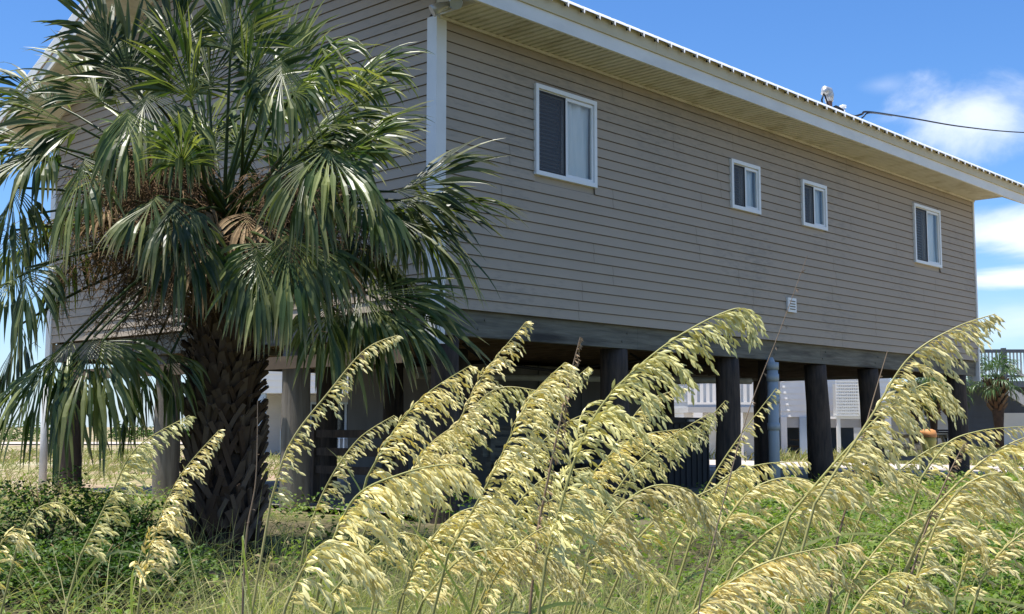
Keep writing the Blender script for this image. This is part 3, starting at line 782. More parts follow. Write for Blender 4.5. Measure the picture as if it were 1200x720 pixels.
# old flower stalks: a haze of fine brown twigs in the heart of the crown
rs = random.Random(9)
for i in range(31):
    tx, ty, td = ((rs.uniform(215, 345), rs.uniform(180, 310)) if i >= 30 else None) or rs.choice([(140, 300), (100, 260), (180, 330), (220, 200), (250, 230), (130, 350), (300, 260), (90, 330), (200, 360), (330, 330), (230, 310), (160, 240), (370, 290), (60, 290), (270, 290), (210, 270), (90, 220), (40, 270), (160, 190), (300, 200), (240, 190)]), 0, 0
    px, py = tx; px += rs.uniform(-45, 45); py += rs.uniform(-35, 35)
    if i < 30 and abs(px-268) < 75 and abs(py-250) < 60: px += 110 if px > 268 else -110
    T = at(px, py, PY+(rs.uniform(-1.15, -.5) if i >= 30 else rs.uniform(-.9, .6)))-PB
    mb = MB(); S = CR+Vector((rs.uniform(-.15, .15), rs.uniform(-.1, .1), -.1)); mid = (S+T)/2+Vector((0, 0, .28))
    ax = [S*(1-t)**2+mid*2*t*(1-t)+T*t*t for t in [k/10 for k in range(11)]]
    mb.tube(ax, [.010-.0006*k for k in range(11)], 4, 0, .3, False)
    for k in range(62):
        t = .5+.5*rs.random(); j = min(9, int(t*10)); b = ax[j].lerp(ax[j+1], t*10-j)
        d = Vector((rs.uniform(-1, 1), rs.uniform(-1, 1), rs.uniform(-1.1, .5))).normalized(); l = rs.uniform(.12, .42)
        p1 = b+d*l*.5; p2 = b+d*l+Vector((0, 0, -.10*l/.2)); rn = rs.random()
        mb.tube([b, p1, p2], [.0034, .0028, .0017], 3, 0, rn, False)
        for q in range(7):
            u = rs.random(); c = p1.lerp(p2, u); d2 = Vector((rs.uniform(-1, 1), rs.uniform(-1, 1), rs.uniform(-1, .4))).normalized()*rs.uniform(.03, .09)
            mb.tube([c, c+d2], [.0026, .0014], 3, 0, rn, False)
    mb.build('flower_stalk', M['dead'], palm)

# ------------------------------------------------------------------ sea oats
def catmull(pts, n):
    out = []
    for i in range(len(pts)-1):
        p0 = pts[max(i-1, 0)]; p1 = pts[i]; p2 = pts[i+1]; p3 = pts[min(i+2, len(pts)-1)]
        for k in range(n):
            t = k/n; out.append(.5*((2*p1)+(p2-p0)*t+(2*p0-5*p1+4*p2-p3)*t*t+(3*p1-p0-3*p2+p3)*t**3))
    out.append(pts[-1].copy()); return out
def spikelet(mb, p, d, up, L, w, rn):
    """flattened pointed oval seed head with a keel on both sides"""
    d = d.normalized(); s = d.cross(up)
    if s.length < .05: s = d.cross(Vector((1, 0, 0)))
    s.normalize(); n = s.cross(d); t = w*.16
    o = [(0, 0), (.22, .36), (.5, .5), (.78, .32), (1, 0), (.78, -.32), (.5, -.5), (.22, -.36)]
    vs = [mb.vert(p+d*L*a+s*w*b) for a, b in o]
    f_ = mb.vert(p+d*L*.45+n*t); b_ = mb.vert(p+d*L*.45-n*t)
    for k in range(8):
        mb.face((vs[k], vs[(k+1) % 8], f_), 0, rn); mb.face((vs[(k+1) % 8], vs[k], b_), 0, rn)
def sea_oat(px, depth, label, dens=1.0, spl=.027, brl=.10, wind=.85, mat='oat', stem='oatstem', side=1, root=None, leaves=3, seed=0, dd=0.0, stemr=.0033):
    rr = random.Random(seed*13+5)
    wind = wind*rr.uniform(.5, 1.6)+.1; drp = rr.uniform(.5, .95)
    n = len(px); pts = [at(p[0], p[1], depth+dd*i/(n-1)) for i, p in enumerate(px)]
    # the culm continues down to the ground
    a = pts[0]; dirn = (pts[1]-pts[0]).normalized()
    if root is None:
        hgt = a.z-gz(a.x, a.y); off = min(.35, abs(dirn.x/max(dirn.z, .4))*.35)*(1 if dirn.x > 0 else -1)
        rx, ry = a.x-off*hgt, a.y+rr.uniform(-.15, .15)
    else: rx, ry = root
    rt = Vector((rx, ry, gz(rx, ry)-.03))
    ent = empty('sea_oat', rt); tag(ent, label, 'sea oat', 'sea oats swaying in front of the house')
    h1 = rt.lerp(a, .5)-Vector((dirn.x*.06, 0, 0))
    culm = catmull([rt, h1, a], 6)
    body = catmull(pts, 12); full = culm[:-1]+body
    mb = MB(); nf = len(full)
    mb.tube([p-rt for p in full], [stemr*(1.25-.95*i/(nf-1)) for i in range(nf)], 5, 0, rr.uniform(.2, .7), False)
    bare = dens < .5 and mat == 'oatbrown'
    if not bare: mb.build('stem', M[stem], ent); mb = MB()
    nb = len(body); tot = sum((body[i+1]-body[i]).length for i in range(nb-1))
    nbr = int(62*dens*max(.5, tot/.38)*(.35 if bare else 1)); up0 = Vector((0, 0, 1))
    for b in range(nbr):
        t = (b+rr.random()*.9)/nbr; q = t*(nb-1); j = min(nb-2, int(q)); P0 = body[j].lerp(body[j+1], q-j); T = (body[j+1]-body[j]).normalized()
        env = (sin(pi*min(1, t*.9+.12))**.6)*(1-.55*t)+.12
        L = 1.0*brl*env*rr.uniform(.6, 1.25)*(.38 if rr.random() < .36 else 1)
        sd = Vector((rr.uniform(-1, 1), rr.uniform(-1, 1), rr.uniform(-.6, .6)))
        sd = (sd-T*sd.dot(T)).normalized()
        d = (T*.95+sd*.5).normalized(); p = P0.copy(); br = [p.copy()]; steps = 5; ds = []
        for k in range(steps):
            d = (d+Vector((wind*.14, 0, (-.42-.22*rr.random())*drp))).normalized(); p = p+d*L/steps; br.append(p.copy()); ds.append(d.copy())
        mb.tube([v-rt for v in br], .0007, 3, 0, .1, False)
        ns = max(3, int(round(L/.0095))); rb_ = rr.random()
        for s in range(ns):
            u = (s+1)/ns; jj = min(steps-1, int(u*steps*.999)); fr = u*steps-jj; c = br[jj].lerp(br[jj+1], min(1, fr)); dl = ds[jj]
            alt = 1 if s % 2 else -1
            rv = Vector((rr.uniform(-1, 1), rr.uniform(-1, 1), rr.uniform(-1, 1)))
            sdv = (dl.cross(Vector((rr.uniform(-.4, .4), 1, rr.uniform(-.4, .4)))).normalized())*alt
            dv = (dl*.85+sdv*.30+Vector((wind*.28, 0, -.42))+rv*.16).normalized()
            sl = .90*spl*rr.uniform(.65, 1.15)*(1-.25*t)
            spikelet(mb, c-rt, dv, (Vector((rr.uniform(-.8, .8), -1, rr.uniform(-.5, .7)))), sl, sl*rr.uniform(.20, .33), min(1, max(0, rb_*.5+rr.random()*.6)))
    mb.build('stem' if bare else 'seed_head', M[stem if bare else mat], ent)  # bare stalks keep their tiny seed spikelets merged in the stem mesh
    for l in range(leaves):
        mb = MB(); k = rr.uniform(.12, .8); q = full[int(k*len(culm))]-rt
        an = rr.uniform(0, 2*pi); L = rr.uniform(.35, .7); dv = Vector((cos(an)*.5+.25, sin(an)*.5, .9)).normalized(); p = q.copy(); prev = None; w_ = rr.uniform(.004, .007); rn = rr.random()
        for s in range(12):
            t = s/11; sdv = dv.cross(Vector((sin(an), -cos(an), .3))); sdv.normalize()
            ww = w_*(1-t)**.7*(.5+min(.5, t*2)); va = mb.vert(p+sdv*ww, max(0, t-.7)*2); vb = mb.vert(p-sdv*ww, max(0, t-.7)*2)
            if prev: mb.face((prev[0], prev[1], vb, va), 0, rn)
            prev = (va, vb); dv = (dv+Vector((.03, 0, -.17))).normalized(); p = p+dv*L/11
        mb.build('leaf', M['oatleaf'], ent)
    return ent
OATS = [
 # points, depth, options, label
 ([(640,655),(690,500),(770,412),(862,362),(880,388)], 2.55, dict(dens=1.15, spl=.031, brl=.125), 'large dense sea oat plume arching over the timber beam toward the middle pile'),
 ([(500,575),(535,500),(570,435),(617,377)], 3.3, dict(brl=.10), 'upright feathery sea oat reaching the beam left of the tall brown spike'),
 ([(525,650),(575,560),(620,470),(662,425)], 2.7, dict(dens=1.3, brl=.13, spl=.028), 'thick pale sea oat plume directly left of the tall brown spike'),
 ([(560,610),(610,545),(665,495),(725,475)], 3.5, dict(brl=.12), 'sea oat plume leaning right in front of the grey store room panels'),
 ([(650,620),(690,560),(740,515),(798,503)], 3.6, dict(brl=.13), 'fine sea oat plume arching below the large plume in front of the dark underside'),
 ([(700,610),(745,545),(790,510),(833,484)], 3.5, dict(brl=.10, dens=.8), 'sparse sea oat plume pointing right toward the leaning middle piles'),
 ([(690,650),(715,605),(765,570),(815,580),(838,625)], 2.9, dict(dens=1.3, spl=.029, brl=.14), 'heavy drooping sea oat plume hanging like a curtain right of centre'),
 ([(430,560),(462,505),(500,462),(552,428)], 3.1, dict(brl=.12), 'sea oat plume with long loose spikelets beside the lowest right palm frond'),
 ([(318,585),(340,520),(385,460),(428,410),(466,393)], 3.2, dict(brl=.055, dens=.8, spl=.026), 'slim golden sea oat crossing in front of the grey left pile'),
 ([(360,625),(385,565),(420,515),(462,487)], 3.3, dict(brl=.055, dens=.8), 'slim golden sea oat between the two gable-end piles'),
 ([(380,660),(415,585),(470,556),(530,545),(556,565)], 2.6, dict(dens=1.1, spl=.036, brl=.11), 'sea oat plume with large pale flat spikelets bending horizontally left of centre'),
 ([(335,710),(365,650),(395,635),(425,655),(440,690)], 2.5, dict(dens=.8, spl=.037, brl=.12), 'low sea oat plume with large pale spikelets hanging straight down at lower left'),
 ([(95,650),(130,580),(160,525),(222,487)], 3.3, dict(dens=1.0, spl=.030, brl=.08), 'sea oat plume standing before the second pile left of the palm trunk'),
 ([(165,690),(180,630),(210,560),(256,505)], 3.2, dict(dens=1.0, spl=.030, brl=.08), 'sea oat plume standing directly in front of the palm trunk base'),
 ([(495,705),(545,652),(610,645),(660,665),(690,700)], 2.8, dict(dens=1.5, spl=.024, brl=.11), 'fine dense sea oat plume arching low at the bottom centre'),
 ([(790,740),(845,690),(910,655),(1003,636)], 2.3, dict(dens=1.5, spl=.030, brl=.13), 'big dense sea oat plume across the bottom edge right of centre'),
 ([(955,590),(1020,490),(1065,420),(1118,385),(1166,368)], 2.7, dict(dens=.85, spl=.031, brl=.12), 'tallest right-hand sea oat plume reaching above the beam end'),
 ([(925,605),(985,535),(1045,475),(1095,448),(1125,478)], 2.8, dict(dens=1.2, spl=.027, brl=.14), 'bushy sea oat plume covering the lattice screen beyond the piles'),
 ([(845,620),(880,575),(930,560),(985,580)], 3.0, dict(brl=.10), 'sea oat plume drooping at the foot of the blue drain pipe'),
 ([(930,590),(975,560),(1030,545),(1090,575)], 3.0, dict(brl=.11), 'sea oat plume hanging over the pale driveway edge'),
 ([(1060,720),(1095,620),(1130,570),(1175,558),(1205,600)], 2.6, dict(brl=.13, spl=.030, mat='oat'), 'tan sea oat plume bowed over the green vines at lower right'),
 ([(1090,600),(1140,550),(1180,522),(1225,505)], 2.7, dict(brl=.13, dens=1.1), 'sea oat plume cut by the right edge below the little far palm'),
 ([(1070,650),(1100,615),(1135,622),(1165,665)], 2.8, dict(brl=.09, dens=.8), 'short sea oat plume hanging within the vines at lower right'),
 ([(820,600),(850,560),(890,545),(945,540)], 3.2, dict(brl=.09), 'thin sea oat plume lying level before the leaning pile'),
 ([(790,640),(835,560),(868,510),(910,455)], 3.3, dict(brl=.05, dens=.6, spl=.024), 'sparse upright sea oat in front of the blue drain pipe'),
 ([(560,680),(600,600),(640,560),(690,548)], 3.1, dict(brl=.11), 'sea oat plume tucked behind the drooping right plume'),
 ([(470,700),(500,640),(540,600),(600,590)], 2.9, dict(brl=.12), 'sea oat plume low in the centre beside the large flat-seeded plume'),
 ([(520,560),(548,490),(585,455),(640,460)], 3.6, dict(brl=.11), 'sea oat plume behind the thick central plumes below the beam'),
 ([(590,640),(640,590),(690,575),(745,590)], 3.4, dict(brl=.10), 'sea oat plume lying level in front of the dark space under the house'),
 ([(640,700),(700,655),(745,655),(790,690)], 3.0, dict(brl=.08, dens=.9), 'small sea oat plume arching low under the hanging right plume'),
 ([(1080,560),(1110,520),(1150,505),(1200,500)], 3.2, dict(brl=.08, dens=.7), 'slender sea oat crossing the foot of the last pile'),
 ([(740,640),(780,600),(840,570),(870,545)], 3.1, dict(brl=.12, dens=.9), 'sea oat plume tilting right below the blue drain pipe'),
 ([(985,740),(1020,690),(1060,672),(1110,700)], 2.6, dict(brl=.11), 'low sea oat plume among vines at the bottom right'),
 ([(20,640),(40,600),(70,590),(95,612)], 3.6, dict(brl=.07, dens=.6, spl=.024), 'small sea oat plume by the post at far left'),
 ([(-10,690),(0,640),(20,625),(45,650)], 3.4, dict(brl=.07, dens=.6), 'pale sea oat plume at the lower left corner over the shrub'),
 ([(1120,700),(1150,610),(1185,570),(1230,560)], 2.9, dict(brl=.10), 'sea oat plume leaving the right edge above the vines'),
 ([(455,620),(480,560),(505,520),(540,495)], 3.2, dict(brl=.09), 'medium sea oat plume in the gap between the gable piles and centre'),
 ([(560,720),(590,660),(635,620),(700,612)], 2.8, dict(brl=.10, wind=.7), 'sea oat plume leaning far right between the two bottom-centre plumes'),
 ([(600,560),(628,500),(655,462),(690,430)], 3.8, dict(brl=.07, wind=.2), 'slim upright sea oat just right of the tall brown spike'),
 ([(860,660),(905,620),(955,600),(1010,612)], 3.1, dict(brl=.09, wind=.6), 'sea oat plume spread over the shaded vines below the leaning piles'),
 ([(1010,600),(1050,555),(1105,520),(1150,525)], 3.4, dict(brl=.08, wind=.5), 'sea oat plume crossing in front of the timber rail'),
 ([(420,640),(445,590),(480,560),(520,590)], 3.4, dict(brl=.08, wind=.2), 'sea oat plume curled over behind the large flat-seeded plume'),
 ([(910,735),(930,690),(965,668),(1010,690)], 2.9, dict(brl=.08, wind=.5), 'short sea oat plume just above the big bottom-edge plume'),
 ([(740,560),(780,520),(815,505),(850,470)], 3.9, dict(brl=.07, dens=.8, wind=.3), 'slim sea oat between the middle pile and the first leaning pile'),
 ([(1150,680),(1180,640),(1215,620),(1250,630)], 2.8, dict(brl=.09, wind=.4), 'sea oat plume at the lower right corner over the vines'),
 ([(470,600),(500,545),(530,500),(575,470)], 3.7, dict(brl=.08), 'small sea oat plume half hidden behind the two central plumes'),
 ([(610,680),(650,630),(690,600),(740,615)], 3.3, dict(brl=.09), 'sea oat plume in the tangle just above the bottom-centre plume'),
 ([(385,700),(430,650),(470,625),(520,640)], 2.9, dict(brl=.10), 'sea oat plume lying low between the lower left plume and the bottom-centre one'),
 ([(700,560),(735,500),(760,470),(800,455)], 3.9, dict(brl=.07), 'thin sea oat directly beneath the arch of the large plume'),
 ([(1000,680),(1040,630),(1085,600),(1140,600)], 3.2, dict(brl=.09), 'sea oat plume among the green vines below the orange-rimmed pot'),
]
for i, (p, dep, kw, lab) in enumerate(OATS): sea_oat(p, dep, lab, seed=i+1, **kw)
# brown finished spikes
for i, (p, dep, kw, lab) in enumerate([
 ([(630,620),(654,505),(666,450),(680,395)], 2.9, dict(brl=.022, dens=1.0, spl=.016, mat='oatbrown', stem='stembrown', leaves=0), 'narrow rust brown spike standing upright against the beam'),
 ([(822,690),(850,580),(878,480),(915,385),(946,300)], 2.2, dict(brl=.012, dens=.35, spl=.012, mat='oatbrown', stem='stembrown', leaves=0, stemr=.0014), 'tall bare brown stalk rising across the siding near the vent'),
 ([(980,640),(1000,560),(1020,480),(1040,412)], 3.0, dict(brl=.008, dens=.2, spl=.010, mat='oatbrown', stem='stembrown', leaves=0), 'thin bare brown stalk crossing the right-hand beam'),
 ([(285,690),(290,620),(300,560),(302,470)], 3.2, dict(brl=.008, dens=.2, spl=.010, mat='oatbrown', stem='stembrown', leaves=0), 'thin bare brown stalk beside the palm trunk'),
 ([(1060,700),(1085,620),(1110,560),(1130,520)], 3.0, dict(brl=.02, dens=.7, spl=.016, mat='oatbrown', stem='stembrown', leaves=0), 'brown spike leaning before the last pile')]):
    sea_oat(p, dep, lab, seed=70+i, **kw)

# ------------------------------------------------------------------ ground vegetation
def blade(mb, x, y, L, w, rr, lean=.35, stiff=.16, z0=None, tip=.5):
    an = rr.uniform(0, 2*pi); dv = Vector((cos(an)*lean+.10, sin(an)*lean, 1)).normalized(); p = Vector((x, y, gz(x, y)-.02 if z0 is None else z0))
    ref = Vector((rr.uniform(-1, 1), rr.uniform(-1, 1), 0)).normalized(); prev = None; rn = rr.random(); n = 6; st = stiff*rr.uniform(.4, 1.8)
    tv = tip*rr.random()
    for s in range(n+1):
        t = s/n; sd = dv.cross(ref); sd.normalize(); ww = w*(1-t)**.6
        va = mb.vert(p+sd*ww, t*tv); vb = mb.vert(p-sd*ww, t*tv)
        if prev: mb.face((prev[0], prev[1], vb, va), 0, rn)
        prev = (va, vb); dv = (dv+Vector((.03, 0, -st*(.5+t*1.5)))).normalized(); p = p+dv*L/n
rg = random.Random(31)
mb = MB(); cnt = 0
while cnt < 9500:                                  # dune grass tussocks in the middle
    cx_ = rg.uniform(-3.2, 3.0); cy = 3.3+6.2*rg.random()**1.1
    pxx = 600+cx_/cy*1410
    if pxx < 150 or pxx > 1130: continue
    keep = 1.0 if 250 < pxx < 860 else .28
    if pxx > 540 and cy > 6.6: keep = .05
    if 330 <= pxx <= 540 and cy > 7.2: keep = .15
    if pxx < 330 and cy > 6.6: keep = .05
    if rg.random() > keep: continue
    for k in range(rg.randint(8, 22)):
        x = cx_+rg.gauss(0, .07); y = cy+rg.gauss(0, .07)
        Lb = rg.uniform(.35, .95)*(1.05 if cy < 5.2 else .5)
        blade(mb, x, y, Lb, rg.uniform(.0016, .0034), rg, lean=rg.uniform(.1, .6)); cnt += 1
for k in range(1700):
    cy = rg.uniform(3.0, 6.8); pxx = rg.choice((rg.uniform(250, 900), rg.uniform(80, 1180))); cx_ = (pxx-600)/1410*cy
    blade(mb, cx_, cy, rg.uniform(.7, 1.25)*(1 if cy < 5 else .72), rg.uniform(.0022, .0042), rg, lean=rg.uniform(.15, .7), stiff=.20, tip=.9)
tag(mb.build('dune_grass', M['grass']), 'long thin green and straw dune grass around the sea oat stems', 'grass', kind='stuff')
def leaf(mb, p, L, w, rr, rn):
    th = rr.uniform(0, 2*pi); el = rr.uniform(-.5, .9); d = Vector((cos(th)*cos(el), sin(th)*cos(el), sin(el)))
    s = d.cross(Vector((rr.uniform(-.5, .5), rr.uniform(-.5, .5), 1))).normalized(); n = s.cross(d)
    a = mb.vert(p); b = mb.vert(p+d*L*.5+s*w*.5+n*w*.15); c = mb.vert(p+d*L-n*L*.12); e = mb.vert(p+d*L*.5-s*w*.5+n*w*.15); m_ = mb.vert(p+d*L*.5)
    mb.face((a, m_, b), 0, rn); mb.face((b, m_, c), 0, rn); mb.face((a, e, m_), 0, rn); mb.face((e, c, m_), 0, rn)
def vine_h(x, y):
    return .08+.26*max(0, nz(x*.9, y*.9, 2)+.3)+.22*max(0, nz(x*2.6, y*2.6, 8)+.05)
def front_dist(x, y):                               # metres in front of the long wall (negative = under the house)
    q = Vector((x, y, 0))-K; return -(q.dot(W)), q.dot(D)
def vine_zone(x, y):
    if 198 < 600+x/y*1410 < 330 and 6.9 < y < 10.2: return .012
    fd, al = front_dist(x, y)
    if fd < .55 and 0 < al < 13.9: return 0
    if al > 13.9 and fd < 2.0: return 0
    px_ = 600+x/y*1410
    if y < 5.6 or px_ > 1420 or px_ < -150: return 0
    return sstep(720, 930, px_)*.88+.12 if px_ > 600 else .14
mb = MB(); mbd = MB(); n = 0; tries = 0
while n < 56000 and tries < 400000:
    tries += 1
    y = 5.6+18*rg.random()**1.7; x = y*rg.uniform(-.46, .56)
    if rg.random() > vine_zone(x, y): continue
    if nz(x*.8, y*.8, 20) < -.32 and rg.random() < .8: continue
    h = vine_h(x, y); p = Vector((x, y, gz(x, y)+h*rg.uniform(.45, 1.12)))
    L = rg.uniform(.028, .052)*(1+.035*(y-6))
    v = max(0, min(1, .45+.7*nz(x*1.5, y*1.5, 4)+rg.uniform(-.35, .35)))
    if rg.random() < .07: leaf(mbd, p, L, L*.5, rg, rg.random())
    else: leaf(mb, p, L, L*.72, rg, v)
    n += 1
tag(mb.build('ground_vines', M['vine']), 'low green leafy vines carpeting the ground in front of the piles', 'ground cover', kind='stuff')
tag(mbd.build('dry_leaf_litter', M['vinedry']), 'brown dry leaves scattered among the green vines', 'leaf litter', kind='stuff')
# fine twigs / runners + fine grass through the vines
mb = MB()
for k in range(11000):
    y = 5.8+12*rg.random()**1.5; x = y*rg.uniform(-.46, .5)
    if vine_zone(x, y) == 0: continue
    if 198 < 600+x/y*1410 < 330 and y > 6.9 and rg.random() < .8: continue
    if 340 < 600+x/y*1410 < 930 and y > 7.2 and rg.random() < .9: continue
    blade(mb, x, y, rg.uniform(.22, .62), rg.uniform(.0016, .003), rg, lean=.6, stiff=.24)
tag(mb.build('fine_grass', M['grass']), 'short wiry grass poking through the vines and shrubs', 'grass', kind='stuff')
# shrubs at lower left
def shrub(px, py, Y, rx, ry, rz, n, label, mat='shrub', group=None, lsz=.042):
    c = at(px, py, Y); base = Vector((c.x, Y, gz(c.x, Y)))
    e = empty('shrub', base); tag(e, label, 'shrub', group)
    mb = MB(); st = MB(); rr = random.Random(int(px*7+Y*3))
    for k in range(14):
        a = rr.uniform(0, 2*pi); q = Vector((cos(a)*rx*.6*rr.random(), sin(a)*ry*.6*rr.random(), rz*rr.uniform(.5, .95)))
        st.tube([Vector((q.x*.2, q.y*.2, -.03)), q*.55+Vector((0, 0, .05)), q], [.009, .006, .003], 4, 0, rr.random())
    for k in range(n):
        while True:
            u = Vector((rr.uniform(-1, 1), rr.uniform(-1, 1), rr.uniform(0, 1)))
            if u.length < 1: break
        bump = .78+.45*nz(u.x*2.2+px, u.y*2.2, u.z*2.2)
        r = (u.length**.35); u = u.normalized()*r*bump
        p = Vector((u.x*rx, u.y*ry, .04+u.z*rz))
        v = max(0, min(1, .5+.8*nz(p.x*3, p.y*3, p.z*3)+rr.uniform(-.3, .3)))
        leaf(mb, p, lsz*rr.uniform(.7, 1.2), lsz*.6, rr, v)
    st.build('branches', M['dead'], e); mb.build('foliage', M[mat], e)
shrub(55, 640, 8.4, .75, .6, .62, 4200, 'dark green leafy shrub at the foot of the outermost left post')
shrub(150, 645, 8.2, .50, .5, .50, 3200, 'dark green leafy shrub just left of the palm trunk')
shrub(110, 690, 7.3, .9, .5, .34, 3400, 'low green shrub in front of the two darker ones at lower left')

# meadow weeds in the sunlit field behind the left piles
mb = MB(); rw = random.Random(77); k = 0
while k < 9000:
    y = rw.uniform(13, 46); x = y*rw.uniform(-.50, -.02)
    fd, al = front_dist(x, y)
    if fd < .3 and fd > -9.2 and -.3 < al < 14.3: continue
    if nz(x*.4, y*.4, 9) < -.1 and rw.random() < .7: continue
    for q in range(3):
        blade(mb, x+rw.gauss(0, .1), y+rw.gauss(0, .1), rw.uniform(.12, .34), .004+.0006*(y-12), rw, lean=.5)
    k += 3
tag(mb.build('meadow_grass', M['weed']), 'sunlit yellow green weeds on the sandy field behind the left piles', 'grass', kind='stuff')
mb = MB(); k = 0
while k < 7000:
    y = rw.uniform(25, 48); x = y*rw.uniform(.12, .62)
    fd, al = front_dist(x, y)
    if al < 19.6: continue
    blade(mb, x, y, rw.uniform(.2, .5), .02, rw, lean=.4); k += 1
tag(mb.build('tall_grass', M['weed']), 'yellow green grass in front of the far grey houses', 'grass', kind='stuff')

# ------------------------------------------------------------------ neighbouring houses
M['hwhite'] = surf('white_clapboard', (.86, .85, .82), (.80, .79, .77), 2, rough=.7)
M['hblue'] = surf('pale_blue_paint', (.42, .52, .64), (.38, .48, .60), 3, rough=.6)
M['hgrey'] = surf('slate_grey_paint', (.10, .115, .14), (.08, .09, .11), 2, rough=.7)
M['lgrey'] = surf('light_grey_paint', (.50, .50, .49), (.44, .44, .43), 2, rough=.7)
M['winglass'] = surf('dark_window_glass', (.03, .035, .04), (.02, .025, .03), 2, rough=.08, spec=.8)
def clap(mb, x0, x1, y, z0, z1, step=.2):
    z = z0
    while z < z1-.01:
        ze = min(z+step, z1); mb.quad((x0, y-.03, z), (x1, y-.03, z), (x1, y-.008, ze), (x0, y-.008, ze)); mb.quad((x0, y-.03, z), (x0, y-.002, z), (x1, y-.002, z), (x1, y-.03, z)); z = ze
def xz(px, py, Y): p = at(px, py, Y); return p.x, p.z
def far_window(par, x0, x1, y, z0, z1, n=1, mat='hwhite'):
    mb = MB(); t = .07
    for q in ((x0, x1, z0, z0+t), (x0, x1, z1-t, z1)): mb.box(q[0], q[1], y-.07, y-.02, q[2], q[3])
    for k in range(n+1):
        xx = x0+(x1-x0-t)*k/n; mb.box(xx, xx+t, y-.069, y-.02, z0+t, z1-t)
    w_ = mb.build('window', M[mat], par)
    mb = MB(); mb.quad((x0+.02, y-.035, z0+.02), (x1-.02, y-.035, z0+.02), (x1-.02, y-.035, z1-.02), (x0+.02, y-.035, z1-.02)); mb.build('pane', M['winglass'], w_)
# A: white cottage seen between the gable-end piles
Y = 38; xA0, _ = xz(255, 460, Y); xA1, _ = xz(475, 460, Y); _, zA = xz(400, 461, Y); O = Vector((xA0, Y, 0))
hA = empty('white_cottage', O); tag(hA, 'white two-storey cottage with blue porch columns seen between the left piles', 'house')
wA = xA1-xA0
mb = MB(); clap(mb, 0, wA, 0, zA, 6.2); mb.box(0, wA, 0, 6, zA, 6.2); mb.build('upper_wall', M['hwhite'], hA)
mb = MB(); mb.box(.1, wA-.1, 1.6, 5.9, -.2, zA-.01); mb.build('lower_wall', M['lgrey'], hA)
mb = MB(); mb.box(-.3, wA+.3, -.4, 6.4, 6.2, 6.35)
v = [mb.vert(p) for p in ((-.5, -.6, 6.351), (wA+.5, -.6, 6.351), (wA+.5, 3, 8.1), (-.5, 3, 8.1), (-.5, 6.6, 6.351), (wA+.5, 6.6, 6.351))]
mb.face((v[0], v[1], v[2], v[3])); mb.face((v[3], v[2], v[5], v[4])); mb.face((v[0], v[3], v[4])); mb.face((v[1], v[5], v[2])); mb.build('roof', M['lgrey'], hA)
for px in (306, 350, 388, 433, 451, 470):
    x, _ = xz(px, 480, Y); x -= O.x; mb = MB(); mb.box(x-.12, x+.12, .02, .26, -.2, zA-.005); mb.build('column', M['hblue'], hA)
for a, b in ((352, 386), (392, 430)):
    x0, z0 = xz(a, 520, Y+1.6); x1, z1 = xz(b, 464, Y+1.6); far_window(hA, x0-O.x, x1-O.x, 1.6, .55, zA-.25, 3, 'hblue')
for a, b in ((320, 350), (405, 440)):
    x0, _ = xz(a, 500, Y); x1, _ = xz(b, 500, Y); far_window(hA, x0-O.x, x1-O.x, -.01, 3.4, 4.8, 2)
mb = MB(); x0, _ = xz(330, 500, Y); x1, _ = xz(440, 500, Y); x0 -= O.x; x1 -= O.x
mb.box(x0, x1, -.2, -.14, .75, .82); mb.box(x0, x1, -.2, -.14, .12, .18)
k = x0
while k < x1: mb.box(k, k+.04, -.19, -.15, .181, .749); k += .14
mb.build('porch_railing', M['hblue'], hA)
# A2: pale house further right behind the store room
Y = 46; x0, _ = xz(520, 460, Y); x1, _ = xz(610, 460, Y); O = Vector((x0, Y, 0))
h2 = empty('cream_cottage', O); tag(h2, 'small cream cottage glimpsed past the near corner pile', 'house')
mb = MB(); clap(mb, 0, x1-x0, 0, 0, 3.4); mb.box(0, x1-x0, 0, 5, 0, 3.4); mb.build('wall', M['hwhite'], h2)
mb = MB(); v = [mb.vert(p) for p in ((-.4, -.4, 3.4), (x1-x0+.4, -.4, 3.4), (x1-x0+.4, 2.5, 4.8), (-.4, 2.5, 4.8), (-.4, 5.4, 3.4), (x1-x0+.4, 5.4, 3.4))]
mb.face((v[0], v[1], v[2], v[3])); mb.face((v[3], v[2], v[5], v[4])); mb.face((v[0], v[3], v[4])); mb.face((v[1], v[5], v[2])); mb.build('roof', M['lgrey'], h2)
far_window(h2, .6, 1.6, -.01, 1.0, 2.2, 2)
# B: white house with baluster deck
Y = 34; xB0, _ = xz(800, 460, Y); xB1, _ = xz(902, 460, Y); O = Vector((xB0, Y, 0)); wB = xB1-xB0
hB = empty('deck_house', O); tag(hB, 'white house with a balustraded deck seen through the middle piles', 'house')
zd = xz(850, 480, Y)[1]; zr = xz(850, 446, Y)[1]
mb = MB(); clap(mb, .02, wB-.02, 0, 0, zd-.1); mb.box(.02, wB-.02, 0, 5, 0, zd-.1); mb.build('lower_wall', M['hwhite'], hB)
mb = MB(); mb.box(0, wB, -1.0, 2.2, zd-.098, zd+.05); mb.build('deck', M['lgrey'], hB)
mb = MB(); mb.box(0, wB, -1.0, -.93, zr, zr+.09); mb.box(0, wB, -1.0, -.93, zd+.12, zd+.18)
k = 0
while k < wB: mb.box(k, k+.085, -.99, -.94, zd+.181, zr-.001); k += .17
mb.build('balustrade', M['hwhite'], hB)
mb = MB(); clap(mb, 0.02, wB-.02, 2.2, zd+.051, 5.6); mb.box(.02, wB-.02, 2.2, 6, zd+.051, 5.6); mb.build('upper_wall', M['lgrey'], hB)
mb = MB(); v = [mb.vert(p) for p in ((-.3, 1.6, 5.6), (wB+.3, 1.6, 5.6), (wB+.3, 4, 6.9), (-.3, 4, 6.9), (-.3, 6.4, 5.6), (wB+.3, 6.4, 5.6))]
